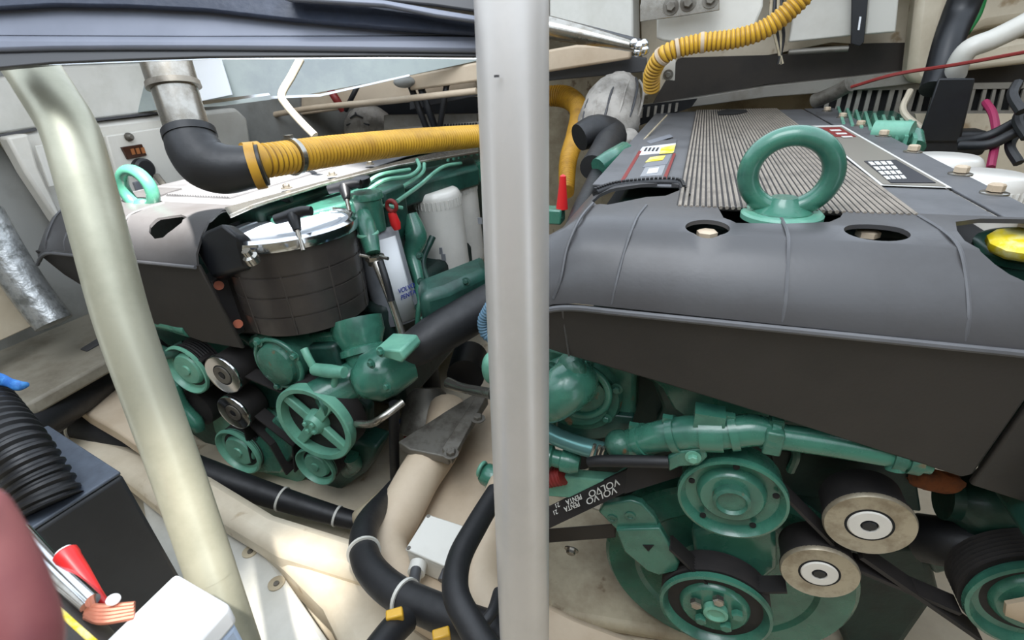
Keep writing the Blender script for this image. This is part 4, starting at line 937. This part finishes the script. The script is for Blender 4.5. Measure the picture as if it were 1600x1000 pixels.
MB().ball(P(975,218,Y=2.2), .055, (1.2,1,.8), jit=.2, sub=3).build('lagging_scrap', 'lag', label='small torn lump of lagging beside the ribbed cover corner', cat='lagging')
thing_tube('red_wire', [P(968,262,Y=1.55), P(1000,225,Y=1.8), P(1042,180,Y=2.3)], .0035, 'cream_dirty', 'thin pale brownish wire over the left side of the ribbed cover', 'wire', seg=6)

# bracket, strut and chrome bolt under the deck
st_ = empty('gas_strut', P(930,70,Y=2.2), 'silver strut with chrome knuckle right of the thick pole at the top', 'strut')
MB().tube([P(800,32,Y=2.2), P(900,52,Y=2.2), P(996,74,Y=2.2)], [.05,.036,.018], seg=20).build('strut_rod', 'steel', st_)
MB().tube([P(800,18,Y=2.24), P(1000,66,Y=2.24)], [.02,.012], seg=10, n=1).build('strut_rail', 'dkgrey', st_)
for i, (dx, dy) in enumerate([(0,0),(-8,-5),(7,-4),(-2,8),(8,5)]): MB().ball(P(999+dx,73+dy,Y=2.16), .022-.003*(i > 0), sub=2).build('knuckle_nut', 'chrome', st_)
slab('trim_31', [(1026,60),(1026,20),(1050,-60),(1195,-60),(1192,10),(1180,40),(1150,56),(1050,66),(1036,64)], 2.35, .03, 'cabinet', kind=S, bevel=.008)
bk = slab('metal_bracket', [(1000,10),(1010,-40),(1125,-60),(1124,16),(1060,26),(1000,34)], 2.25, .012, 'steel', label='flat metal bracket with bolts at the top above the white panel', cat='bracket', bevel=.002)
for x, y in [(1048,10),(1075,4),(1110,-1)]: bolt(P(x, y, Y=2.245), (0,-1,0), .018, bk, 'steel_dull')
bk = slab('hose_bracket', [(1040,90),(1056,80),(1054,126),(1034,124)], 2.2, .02, 'cabinet', label='small cream bracket hanging beneath the bright yellow hose', cat='bracket', bevel=.002)
bolt(P(1044,117,Y=2.19), (0,-1,0), .012, bk, 'steel_dull')
slab('trim_32', [(1232,66),(1255,-60),(1335,-60),(1330,56)], 2.75, .03, 'cabinet', kind=S, bevel=.006)
slab('trim_33', [(1352,54),(1362,-60),(1410,-60),(1400,50)], 2.75, .03, 'cabinet', kind=S, bevel=.006)
sx_ = slab('black_strap', [(1332,-60),(1362,-60),(1350,66),(1343,72),(1330,68)], 2.68, .012, 'black', label='black upright strap hanging between two white bays at the top', cat='strap', bevel=.002)
slab('white_mark', [(1343,26),(1346,26),(1343,47),(1340,47)], 2.675, .003, 'white', parent=sx_)
MB().tube([P(1232,82,Y=2.7), P(1290,78,Y=2.7), P(1325,76,Y=2.7)], .012, seg=10).build('pipe_rod', 'steel_dull', label='thin dull rod along the dark beam under the white bay', cat='rod')
for k in range(4):
    thing_tube('cable', [P(1206+k*5,-10,Y=2.6), P(1204+k*6,30,Y=2.58), P(1212+k*4,60,Y=2.6), P(1222-k*2,100,Y=2.6)], .007, 'rubber' if k % 2 else 'cream_dirty', 'thin loose cable in the tangle right of the bright yellow hose', 'cable', 'cable tangle beside the white bay', seg=6)
# black post, cables and white hose at upper right
po = MB().hexa([P(1432,222,Y=2.35), P(1500,222,Y=2.35), P(1500,222,Y=2.5), P(1432,222,Y=2.5)], [P(1466,122,Y=2.35), P(1524,122,Y=2.35), P(1524,122,Y=2.5), P(1466,122,Y=2.5)]).build('black_post', 'black', label='broad black post standing behind the right engine', cat='post', bevel=.006)
MB().box(P(1474,222,Y=2.42), (.24,.12,.09)).build('post_foot', 'rubber', po, bevel=.02)
thing_tube('black_cable', [P(1520,-30,Y=2.6), P(1500,20,Y=2.6), P(1484,60,Y=2.55), P(1470,110,Y=2.5), P(1458,140,Y=2.45)], [.055,.055,.05,.05,.045], 'black', 'thick black cable with a green stripe at the upper right', 'cable', seg=18)
thing_tube('green_cable', [P(1538,-30,Y=2.62), P(1524,20,Y=2.62), P(1506,50,Y=2.58)], .022, mat('green_wire', (24,120,60), .5), 'bright green wire beside the thick black cable', 'cable', seg=10)
thing_tube('white_hose', [P(1630,20,Y=2.4), P(1595,40,Y=2.4), P(1550,62,Y=2.4), P(1515,76,Y=2.4), P(1498,98,Y=2.42), P(1492,118,Y=2.45)], .034, 'cabinet', 'white hose sweeping down at the far upper right', 'hose', seg=18)
thing_tube('red_wire', [P(1330,136,Y=2.4), P(1400,116,Y=2.3), P(1500,100,Y=2.3), P(1620,78,Y=2.3)], .006, 'redd', 'long thin red wire slanting below the white hose', 'wire', seg=6)
thing_tube('grey_pipe', [P(1272,158,Y=2.55), P(1300,147,Y=2.5), P(1328,132,Y=2.45)], .028, 'steel_dull', 'short grey pipe at the far right corner of the cover', 'pipe', seg=14)
thing_tube('black_cable', [P(1500,222,Y=2.15), P(1540,214,Y=2.1), P(1580,195,Y=2.1), P(1630,165,Y=2.1)], .016, 'rubber', 'upper of two black cables right of the black post', 'cable', seg=10)
thing_tube('black_cable', [P(1500,228,Y=2.1), P(1545,226,Y=2.05), P(1585,208,Y=2.05), P(1630,190,Y=2.05)], .016, 'rubber', 'lower of two black cables right of the black post', 'cable', seg=10)
thing_tube('magenta_wire', [P(1540,160,Y=2.3), P(1552,180,Y=2.2), P(1556,215,Y=2.1), P(1548,262,Y=2.0)], .012, mat('magenta', (150,40,80), .5), 'magenta wire hanging behind the white oil filters', 'wire', seg=8)
thing_tube('white_pipe', [P(1422,142,Y=2.6), P(1412,175,Y=2.5), P(1452,210,Y=2.4)], .012, 'cream', 'thin cream pipe left of the black post', 'pipe', seg=8)
slab('trim_34', [(1430,178),(1620,178),(1620,330),(1450,260)], 2.7, .02, 'cream', kind=S)
for i,(x,y) in enumerate([(1590,150),(1598,190),(1586,230)]):
    thing_tube('black_cable', [P(x,y-20,Y=2.1), P(x-8,y,Y=2.05), P(x+6,y+25,Y=2.0)], .014, 'rubber', ['short black cable loop at the far right edge, topmost','short black cable loop at the far right edge, middle one','short black cable loop at the far right edge, lowest'][i], 'cable', seg=8)

# ---------------------------------------------------------------- left cabinets
cb = empty('wall_cabinet', P(200,260,X=-2.3), 'white instrument cabinet on the left hull with an amber meter', 'cabinet')
def xs(name, px, X, th, m_, par, bevel=.004, **k): return MB().prism([P(x, y, X=X) for x, y in px], (-th,0,0)).build(name, m_, par, bevel=bevel, **k)
xs('cabinet_body', [(10,215),(20,205),(370,168),(388,185),(396,240),(330,330),(180,345),(95,352)], -2.32, .08, 'cabinet', cb, .02)
xs('cabinet_door', [(165,212),(245,200),(325,195),(352,250),(330,310),(230,320),(190,300)], -2.295, .03, 'cabinet', cb, .006)
xs('upper_panel', [(-40,130),(80,104),(380,92),(330,160),(245,176),(145,188),(-40,216)], -2.33, .06, 'white_wall', cb, .01)
xs('panel_gap', [(145,186),(245,175),(246,178),(146,190)], -2.31, .02, 'dkgrey', cb, 0)
xs('panel_gap', [(-40,218),(60,199),(61,203),(-40,224)], -2.31, .02, 'dkgrey', cb, 0)
mt_ = xs('meter', [(190,230),(222,225),(230,243),(200,249)], -2.285, .02, 'led', cb, .002, label='dark meter window with amber digits')
for i in range(3): xs('meter_digit', [(204+i*8,233-i),(209+i*8,232-i),(212+i*8,241-i),(207+i*8,242-i)], -2.282, .004, 'amber', mt_, 0)
MB().lathe(P(201,214,X=-2.29), (1,0,0), [(0,0),(0,.018),(.012,.015),(.02,.008),(.02,0)], 20).build('door_knob', 'steel_dull', cb)
MB().lathe(P(227,264,X=-2.27), (1,0,0), [(-.05,0),(-.05,.045),(.0,.045),(.008,.035),(.008,0)], 32).build('round_socket', 'rubber', cb, label='black round socket')
xs('switch_plate', [(210,285),(222,282),(228,300),(217,303)], -2.28, .02, 'ink_grey', cb, .002)
xs('side_board', [(10,214),(45,208),(60,260),(105,352),(95,354),(40,270)], -2.26, .06, 'cabinet', cb, .01)
xs('latch_plate', [(55,228),(72,226),(92,290),(78,292)], -2.25, .01, 'white_wall', cb, .002)
MB().tube([P(245,275,X=-2.2), P(256,290,X=-2.15), P(262,305,X=-2.1)], .014, seg=10).build('cable', 'steel_dull', label='short grey cable beside the black socket by the small lifting eye', cat='cable')
slab('hull_gap_shade', [(385,180),(560,165),(760,150),(760,230),(560,225),(400,215)], 3.40, .02, 'black', label='black sheet painting the shade of the gap behind the yellow hose and lagging dome', cat='panel', bevel=0)  # flat black sheet, the darkness of the gap put into its colour
thing_tube('foil_duct', [P(-30,330,X=-2.15), P(10,400,X=-2.1), P(50,460,X=-2.05), P(85,505,X=-2.0)], .055, 'foil', 'crumpled silver foil strip slanting down the left hull', 'insulation', seg=14)
xs('cream_board', [(-60,360),(0,415),(62,505),(-60,560)], -2.18, .03, 'cream', None, .004, label='cream board at the left edge below the foil strip', cat='panel')
zslab('louvre_vent', [(125,545),(165,520),(172,528),(135,548)], -.855, .02, 'dkgrey', .002, label='small dark grille on the grey shelf left of the leaning pole', cat='vent')

# ---------------------------------------------------------------- hoses on the floor
h1 = thing_tube('black_hose', [P(-40,722,Z=-.95), P(30,682,Z=-.95), P(110,628,Z=-.97), P(200,568,Z=-1.0), P(300,515,Z=-1.04)], .062, 'rubber', 'thickest black hose slanting under the grey shelf at the left', 'hose', seg=26)
h2p = [P(70,655,Z=-1.08), P(120,662,Z=-1.10), P(220,698,Z=-1.16), P(330,742,Z=-1.24), P(460,786,Z=-1.32), P(560,815,Z=-1.37), P(620,822,Z=-1.40)]
h2 = thing_tube('black_hose', h2p, [.055,.053,.05,.048,.038,.030,.028], 'rubber', 'long black hose with white ties running below the left engine', 'hose', seg=24)
for k, r_ in ((.11,.055),(.70,.040),(.86,.033)): band(h2p, k, r_, 'white_wall', h2, 'cable_tie', .008, .003, False)
h3p = [P(640,735,Z=-1.22), P(608,775,Z=-1.1), P(572,822,Z=-1.0), P(572,875,Z=-.96), P(610,920,Z=-.94), P(680,955,Z=-.92), P(760,985,Z=-.9), P(830,1010,Z=-.9)]
h3 = thing_tube('black_hose', h3p, [.026,.030,.032,.033,.034,.034,.034,.034], 'rubber', 'black hose curving round the cream rim to the foot of the thick pole', 'hose', seg=24)
for k in (.56,.74): band(h3p, k, .035, 'white_wall', h3, 'cable_tie', .007, .003, False)
thing_tube('black_hose', [P(775,770,Z=-.86), P(745,820,Z=-.84), P(718,872,Z=-.82), P(712,925,Z=-.8), P(735,975,Z=-.8), P(770,1030,Z=-.8)], .0235, 'rubber', 'black hose looping down over the white junction box', 'hose', seg=22)
thing_tube('black_hose', [P(779,925,Z=-.84), P(768,958,Z=-.82), P(745,978,Z=-.82), P(715,968,Z=-.84)], .010, 'rubber', 'thin black hose hugging the foot of the thick pole', 'hose', seg=12)
thing_tube('black_hose', [P(616,630,Y=1.02), P(616,700,Y=1.02), P(618,760,Y=1.04), P(622,790,Y=1.05)], .017, 'rubber', 'thin black hose hanging straight down beside the left engine', 'hose', seg=14)
thing_tube('black_hose', [P(580,1030,Z=-.86), P(610,990,Z=-.88), P(632,968,Z=-.9)], .026, 'rubber', 'short black hose end at the bottom with a yellow clip', 'hose', seg=16)
for i, (x, y) in enumerate([(617,962),(690,993)]):
    MB().box(P(x, y, Z=-.86), (.03,.018,.02), Matrix.Rotation(.6, 3, 'Z')).build('yellow_clip', 'yellow', label=['yellow clip left on the black hose at the bottom','yellow clip nearest the foot of the thick pole'][i], cat='clip', bevel=.003)
thing_tube('steel_lever', [P(700,598,Y=1.15), P(722,606,Y=1.12), P(770,616,Y=1.05)], [.018,.015,.017], 'steel', 'bent silver pipe end poking out left of the thick pole', 'pipe', seg=16)
# junction box
jb = empty('junction_box', P(700,850,Z=-1.05), 'square white junction box with screwed lid in the recess', 'junction box')
jt = [(666,808),(722,826),(700,892),(634,864)]
zt = -.985
jt = [P(x, y, Z=zt) for x, y in [(668,807),(745,832),(712,896),(634,862)]]
MB().prism(jt, (0,0,.010)).build('lid', 'cabinet', jb, bevel=.003)
cj = sum(jt, V())/4
MB().prism([cj+(p-cj)*.97 for p in jt], (0,0,-.06)).build('box_body', 'cabinet', jb, bevel=.004)
for p in jt: MB().lathe(cj+(p-cj)*.90+V((0,0,.009)), (0,0,1), [(0,0),(0,.005),(.002,.005),(.002,0)], 12).build('lid_screw', 'steel_dull', jb)
gl = MB().lathe(P(651,893,Z=-1.0), (P(646,912,Z=-1.0)-P(651,893,Z=-1.0)), [(-.02,0),(-.02,.02),(.005,.02),(.007,.014),(.03,.013),(.03,0)], 18).build('cable_gland', 'cabinet', jb)
MB().lathe(P(694,903,Z=-1.0), V((0,-1,-.2)), [(-.02,0),(-.02,.012),(.008,.012),(.008,0)], 14).build('cable_gland', 'dkgrey', jb)
thing_tube('grey_cable', [P(650,890,Z=-.985), P(647,908,Z=-.98), P(648,935,Z=-.96)], .012, 'dkgrey', 'short dark cable leaving the junction box downwards', 'cable', seg=12)
# green valve beside pole
gv = empty('green_valve', P(762,742,Y=.98), 'small green valve fitting left of the thick pole above the looping hose', 'valve')
MB().lathe(P(755,738,Y=.98), V((.9,-.2,-.1)), [(0,0),(0,.028),(.012,.034),(.05,.034),(.06,.028),(.12,.028),(.12,0)], 24).build('valve_body', 'green', gv)
MB().tube([P(768,745,Y=.98), P(772,762,Y=.96), P(775,785,Y=.92)], .026, seg=16).build('valve_tail', 'green', gv)
MB().torus(P(753,733,Y=.97), V((.9,-.2,-.1)), .02, .006).build('valve_ring', 'green_pale', gv)
thing_tube('teal_hose', [P(766,478,Y=1.2), P(755,500,Y=1.2), P(758,520,Y=1.2), P(770,530,Y=1.2)], .017, mat('braided_blue', (96,128,150), .5), 'small braided bluish hose loop left of the thick pole', 'hose', rib=.01, seg=12)
MB().ball(P(768,575,Y=1.1), .035, (.8,1,1.5)).build('ball_valve', 'green_pale', label='pale green valve cap peeping out left of the thick pole', cat='valve')
for i, (x, y, z) in enumerate([(435,911,-1.205),(740,655,-1.0),(755,858,-1.0),(396,850,-1.2)]):
    pass

for i, (x, y) in enumerate([(391,862),(432,912)]):
    ct_ = empty('floor_catch', P(x, y, Z=-1.2), ['worn latch plate on the pale floor, nearer the leaning pole','round worn screw plate on the pale floor, nearer the bottom edge'][i], 'latch')
    MB().lathe(P(x, y, Z=-1.219), (0,0,1), [(0,0),(0,.022),(.003,.022),(.004,.016),(.004,0)], 20).build('plate', 'cream_dirty', ct_)
    MB().lathe(P(x, y, Z=-1.215), (0,0,1), [(0,0),(0,.008),(.004,.007),(.004,0)], 12).build('screw', 'steel_dull', ct_)

# ---------------------------------------------------------------- foreground lower left
bx = empty('black_tank', P(150,850,Z=-.85), 'black box with a grey top and corrugated hose at the lower left', 'box')
tq = [P(x, y, Z=-.68) for x, y in [(52,832),(192,742),(78,668),(-60,735)]]
MB().prism(tq, (0,0,-.55)).build('box_body', 'blackbox', bx, bevel=.008)
ct = sum(tq, V())/4
MB().prism([ct+(p-ct)*.99+V((0,0,.001)) for p in tq], (0,0,.008)).build('box_lid', 'greybox', bx, bevel=.003)
thing_tube('corrugated_hose', [P(-60,590,Z=-.52), P(-20,640,Z=-.54), P(25,700,Z=-.58), P(65,760,Z=-.64), P(80,790,Z=-.67)], .046, 'rubber', 'black corrugated hose running into the black box at the left', 'hose', rib=.017, seg=28)
cl = MB()
pts = [P(-40,590,Z=-.5), P(-5,592,Z=-.5), P(15,598,Z=-.5), P(30,603,Z=-.505), P(46,600,Z=-.51)]
cl.tube(pts, [.014,.013,.009,.011,.004], seg=14, flat=.6); cl.build('blue_rag', 'blue', label='twisted bright blue rag at the left edge above the corrugated hose', cat='rag', sub=1)
# white box
wb = empty('white_box', P(290,960,Z=-.5), 'sunlit white plastic box with a ridged lid in the bottom left foreground', 'box')
zq = -.46
tq = [P(x, y, Z=zq) for x, y in [(176,987),(274,893),(360,943),(300,1090)]]
tq = [P(176,987,Z=zq), P(274,893,Z=zq), P(360,943,Z=zq)]; f0 = (tq[0]-tq[1])*1.5; tq = [tq[1]+f0, tq[1], tq[2], tq[2]+f0]
cw = sum(tq, V())/4
MB().prism(tq, (0,0,-.03)).build('lid', 'white', wb, bevel=.006, bseg=3)
MB().prism([cw+(p-cw)*.95-V((0,0,.03)) for p in tq], (0,0,-.30)).build('box_body', mat('pale_blue_plastic', (168,184,206), .4), wb, bevel=.006)
e_ = (tq[2]-tq[1]); f_ = (tq[0]-tq[1])
for k in (.25,.45): MB().prism([tq[1]+e_*a+f_*q for a, q in ((.35,k*.5),(.85,k*.5),(.85,k*.5+.04),(.35,k*.5+.04))], (0,0,.004)).build('lid_rib', 'white', wb, bevel=.001)
# red tool handle with rails, copper wires
rt = empty('red_torch', P(125,890,Z=-.45), 'red tapered plastic handle lying on silver tubes by the black box', 'tool')
a, q = P(100,862,Z=-.44), P(150,925,Z=-.47)
MB().lathe(a, q-a, [(0,0),(.0,.009),(.002,.011),(.008,.011),(.012,.010),(.03,.0085),(.06,.005),(.09,.0025),(.09,0)], 28).build('handle', 'red', rt)
MB().lathe(a, a-q, [(-.001,0),(-.001,.009),(.002,.0075),(.002,0)], 24).build('end_cap', 'white', rt, label='white end')
thing_tube('silver_tube', [P(38,828,Z=-.45), P(85,880,Z=-.45), P(145,938,Z=-.45)], .0065, 'chrome', 'upper silver tube under the red handle', 'tube', seg=16)
thing_tube('silver_tube', [P(35,845,Z=-.455), P(72,893,Z=-.455), P(135,948,Z=-.455)], .0055, 'steel', 'lower silver tube under the red handle', 'tube', seg=16)
thing_tube('black_bar', [P(50,905,Z=-.48), P(115,985,Z=-.48), P(180,1070,Z=-.48)], .021, 'hood_shade', 'dark bar crossing the bottom left corner beside the fingers', 'bar', seg=16)
thing_tube('yellow_strip', [P(76,938,Z=-.42), P(110,970,Z=-.42), P(160,1015,Z=-.42)], .0025, 'yel', 'thin pale yellow strip along the dark bar', 'strip', seg=8)
for k in range(5):
    thing_tube('copper_wire', [P(134,944+k*5,Z=-.46), P(160,948+k*6,Z=-.455), P(210,944+k*5,Z=-.46)], .0028, 'copper', 'copper coloured wire strand between the red handle and white box', 'wire', 'copper wire strands', seg=8)
MB().ball(P(177,937,Z=-.45), .006, (1.2,1,.7)).build('white_plug', 'white', label='small bright white plug at the tip of the red handle', cat='plug')

# ---------------------------------------------------------------- the photographer's hand at the left edge
def finger(par, pts, rs, name='finger'):
    o = MB().tube(pts, rs, seg=20, n=26).build(name, 'skin', par); return o
def hand():
    h = empty('person', P(-120,1010,D=.16), 'blurred pink finger of the person taking the photo, at the lower left edge', 'person')
    me = bpy.data.meshes.new('hand'); D_ = .13
    base = P(-260,1350,D=.17); mcp = P(-30,1180,D=.145)
    right = CR; up = -CD; fw = CF
    verts = []; edges = []; radii = []
    def add(p, r): verts.append(V(p)); radii.append(r); return len(verts)-1
    wrist = add(mcp-up*.09-right*.02, .026); palm = add(mcp-up*.045-right*.02, .030); edges.append((wrist, palm))
    fore = add(mcp-up*.16-right*.025, .028); edges.append((fore, wrist))
    roots = []
    for i in range(4):
        r0 = add(mcp-right*(.0+.021*i)-up*(.004*i), .0115); edges.append((palm, r0)); roots.append(r0)
    idx = [P(20,1010,D=.14), P(24,890,D=.138), P(6,800,D=.137)]
    idx = [P(40,1010,D=.128), P(-4,880,D=.126), P(-52,765,D=.124)]
    prev = roots[0]
    for p, r in zip(idx, (.0098,.0090,.0066)): k = add(p, r); edges.append((prev, k)); prev = k
    for i in (1,2,3):
        prev = roots[i]; b0 = verts[roots[i]]
        for d, r in ((up*.030+fw*.018, .0095), (up*.012+fw*.036, .0088), (-up*.008+fw*.030, .0078)):
            k = add(b0+d*(1-.06*i), r); edges.append((prev, k)); prev = k
    t0 = add(mcp-up*.05+right*.006, .014); edges.append((palm, t0)); t1 = add(mcp-up*.02+right*.020+fw*.012, .0105); edges.append((t0, t1)); t2 = add(mcp+up*.005+right*.016+fw*.026, .009); edges.append((t1, t2))
    c = sum(verts, V())/len(verts)
    me.from_pydata([v-c for v in verts], edges, []); o = bpy.data.objects.new('hand', me); sc.collection.objects.link(o)
    o.parent = h; o.location = c-WL[h.name]; WL[o.name] = c
    sk = o.modifiers.new('skin', 'SKIN')
    for i, r in enumerate(radii): me.skin_vertices[0].data[i].radius = (r, r)
    me.skin_vertices[0].data[palm].use_root = True
    ss = o.modifiers.new('s', 'SUBSURF'); ss.levels = 2; ss.render_levels = 2
    me.materials.append(M['skin'])
    dg = bpy.context.evaluated_depsgraph_get(); dg.update()
    nm = bpy.data.meshes.new_from_object(o.evaluated_get(dg)); o.modifiers.clear(); o.data = nm
    for f_ in nm.polygons: f_.use_smooth = True
    if not nm.materials: nm.materials.append(M['skin'])
    MB().ball(P(-50,775,D=.117), .0055, (.8,.5,1.2)).build('fingernail', 'nail', h)
hand()
